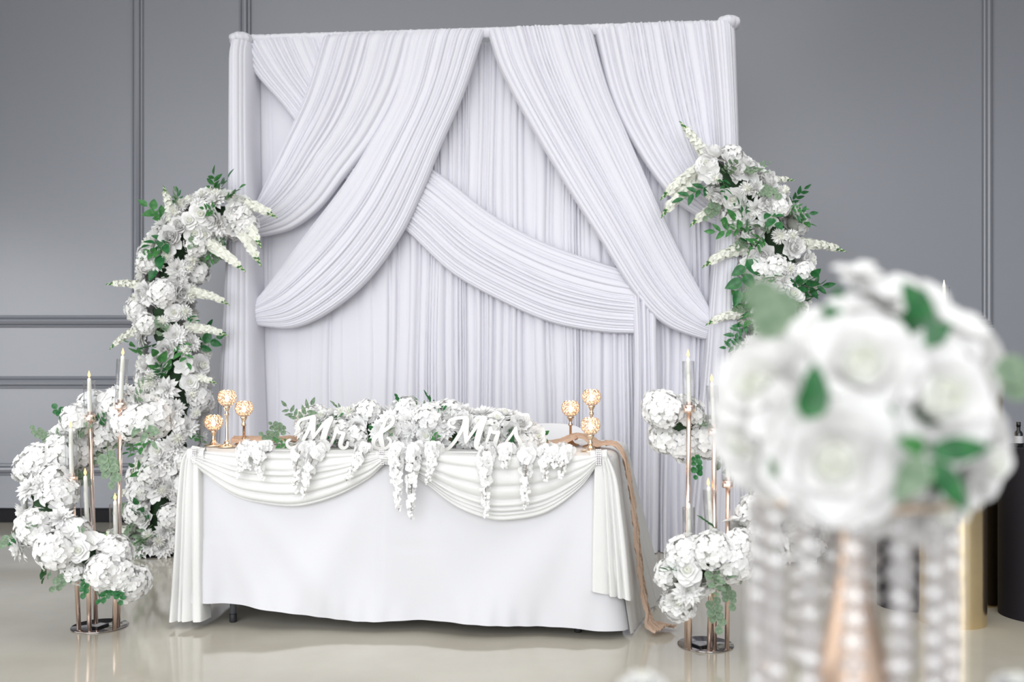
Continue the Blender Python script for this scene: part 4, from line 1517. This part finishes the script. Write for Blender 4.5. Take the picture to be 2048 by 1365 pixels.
for k in range(4):
    a = k * PI / 2 + .4
    b.tube([(0.012 * math.cos(a), 0.012 * math.sin(a), top_z - 0.004), (ring_r * math.cos(a), ring_r * math.sin(a), top_z - 0.004)], 0.003, 6)
b.build('top_ring', M['gold'], cs)
bead = MB()
vs = []
for z, r in ((-1, .25), (-.55, .85), (0, 1.0), (.55, .85), (1, .25)):
    vs.append([(r * math.cos(2 * PI * k / 8), r * math.sin(2 * PI * k / 8), z) for k in range(8)])
bead.grid(vs, closed=True)
bead.f.append(tuple(range(8))[::-1]); bead.m.append(0)
bead.f.append(tuple(range(32, 40))); bead.m.append(0)
M['bead'] = thin_glass('bead_glass', (0.94, 0.93, 0.93), 0.5, 0.08, 0.22)
_n, _l = M['bead'].node_tree.nodes, M['bead'].node_tree.links
_d = _n.new('ShaderNodeBsdfTranslucent'); _d.inputs[0].default_value = (.93, .92, .92, 1)
_d2 = _n.new('ShaderNodeBsdfDiffuse'); _d2.inputs[0].default_value = (.93, .92, .92, 1)
_a = _n.new('ShaderNodeMixShader'); _l.new(_d.outputs[0], _a.inputs[1]); _l.new(_d2.outputs[0], _a.inputs[2])
_b = _n.new('ShaderNodeMixShader'); _b.inputs[0].default_value = 0.34
_l.new([x for x in _n if x.type == 'MIX_SHADER'][0].outputs[0], _b.inputs[1]); _l.new(_a.outputs[0], _b.inputs[2])
_l.new(_b.outputs[0], _n['Material Output'].inputs[0])
BEAD = bead.mesh('crystal_bead', [M['bead']], smooth=False)
rnd = random.Random(4)
for k in range(15):
    a = 2 * PI * (k + .5) / 15
    r = ring_r * 1.0
    x, y = r * math.cos(a), r * math.sin(a)
    b = MB(); b.tube([(x, y, top_z - 0.004), (x, y, 0.03)], 0.0006, 4)
    st = b.build('bead_strand', M['steel'], cs)
    z = top_z - 0.022
    while z > 0.035:
        s = rnd.uniform(.0115, .0135)
        link('crystal_bead', BEAD, st, (x, y, z), Quaternion((0, 0, 1), rnd.uniform(0, 1)), s)
        z -= 0.0235

bq = thing('rose_bouquet', 'large blurred ball of white roses and green leaves in the right foreground', 'bouquet', (fc.x, FY, GT + top_z))
BQ = Vector(bq.location)
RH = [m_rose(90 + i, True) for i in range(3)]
OH = [m_orchid(95 + i) for i in range(2)]
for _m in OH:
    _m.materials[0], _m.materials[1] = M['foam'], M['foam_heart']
bc = PX(1735, 835, FY)
b = MB(); b.ball(bc - BQ, 0.105, 20, 12); b.build('foam_core', M['core'], bq)
rnd = random.Random(12)
FB = [('rose', 1725, 725, 105, -.11), ('rose', 1668, 925, 120, -.13), ('rose', 1885, 795, 122, -.11), ('rose', 1515, 775, 105, -.05), ('rose', 1490, 885, 90, -.03), ('rose', 1975, 925, 105, -.05), ('rose', 1880, 1025, 88, -.06),
      ('rose', 1560, 960, 80, -.05), ('open_blossom', 1780, 565, 92, -.02), ('open_blossom', 1910, 615, 95, -.04), ('open_blossom', 1715, 530, 48, 0.0), ('open_blossom', 1640, 650, 70, -.06), ('open_blossom', 1575, 690, 75, -.03), ('rose', 1760, 1015, 85, -.07), ('rose', 1785, 905, 70, -.09), ('open_blossom', 1555, 830, 70, -.09), ('rose', 1960, 840, 70, -.05), ('open_blossom', 1700, 620, 60, -.04),
      ('hydrangea', 1800, 640, 90, .03), ('rose', 1960, 770, 75, .02), ('rose', 1620, 840, 80, .06), ('rose', 1850, 900, 95, .10), ('rose', 1700, 700, 100, .13), ('rose', 1580, 880, 95, .10), ('rose', 1900, 720, 90, .12), ('open_blossom', 1800, 980, 80, .10)]
for kind, x, y, rp, dy in FB:
    p = PX(x, y, FY + dy)
    n = (p - bc).normalized() + Vector((0, -.55 if dy < .03 else .3, .1))
    n.normalize()
    s = rp * S * 1.08 * (FY + dy) / FY
    q = rot_to(n) @ Quaternion((0, 0, 1), rnd.uniform(0, 6.28))
    me = rnd.choice(RH) if kind == 'rose' else rnd.choice(OH)
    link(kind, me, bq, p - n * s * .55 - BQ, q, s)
LV = [('round', 'leaf_s', 1500, 640, 1590, 610, -.02, 1.15), ('round', 'leaf_s', 1545, 680, 1530, 590, -.05, 1.0), ('broad', 'leaf_d', 1690, 680, 1680, 590, .0, 1.2), ('broad', 'leaf_d', 1820, 700, 1850, 600, -.08, 1.2), ('broad', 'leaf_d', 1840, 690, 1900, 650, -.08, 1.1),
      ('broad', 'leaf_d', 1610, 840, 1640, 760, -.14, 1.2), ('point', 'leaf_d', 1855, 905, 1990, 893, -.17, 1.0), ('broad', 'leaf_s', 1850, 915, 1800, 995, -.17, 1.1), ('broad', 'leaf_d', 1690, 660, 1650, 610, -.05, 1.0), ('broad', 'leaf_s', 1560, 900, 1548, 950, -.09, 1.1), ('round', 'leaf_s', 1560, 600, 1500, 590, -.01, 1.2), ('point', 'leaf_d', 1860, 920, 1935, 1015, -.17, 1.1), ('broad', 'leaf_m', 1850, 900, 1800, 880, -.16, 1.0),
      ('round', 'leaf_s', 1985, 740, 2060, 745, -.02, 1.1), ('round', 'leaf_s', 2000, 770, 2065, 785, -.02, 1.0), ('broad', 'leaf_d', 1620, 800, 1632, 735, -.15, 1.1), ('broad', 'leaf_d', 1850, 640, 1815, 570, -.10, 1.1), ('broad', 'leaf_d', 1780, 850, 1760, 800, -.12, 1.0), ('broad', 'leaf_d', 1780, 640, 1790, 600, .02, 1.0)]
for shp, mt_, x0, y0, x1, y1, dy, sc_ in LV:
    a, b_ = PX(x0, y0, FY + dy), PX(x1, y1, FY + dy - .01)
    link('leaf', LEAF[(shp, mt_)], bq, a - BQ, rot_to(b_ - a, (0, -1, 0.2)), (b_ - a).length * sc_)

# low posies on the guest table, their tips just reaching the frame
for x, y, lb in ((1285, 1352, 'white posy at the bottom edge, left of the crystal strands'), (2030, 1352, 'white posy at the bottom edge, right of the crystal strands')):
    p = PX(x, y, 1.05)
    t = thing('flower_posy', lb, 'posy', (p.x, p.y, GT), 'low posies on the guest table')
    hz = p.z - GT
    b = MB(); b.lathe([(0.0, 0.0), (0.022, 0.0), (0.024, 0.005), (0.026, 0.04), (0.024, 0.04), (0.022, 0.008), (0.0, 0.008)], 24); b.build('bowl', M['gold'], t)
    for k in range(5):
        a = 2 * PI * k / 4
        d = Vector((math.cos(a), math.sin(a), 1.0)) if k < 4 else Vector((0, 0, 1))
        bloom(t, 'rose', (0.011 * math.cos(a) if k < 4 else 0, 0.011 * math.sin(a) if k < 4 else 0, 0.036 if k < 4 else hz - 0.014), d, .022, rnd)
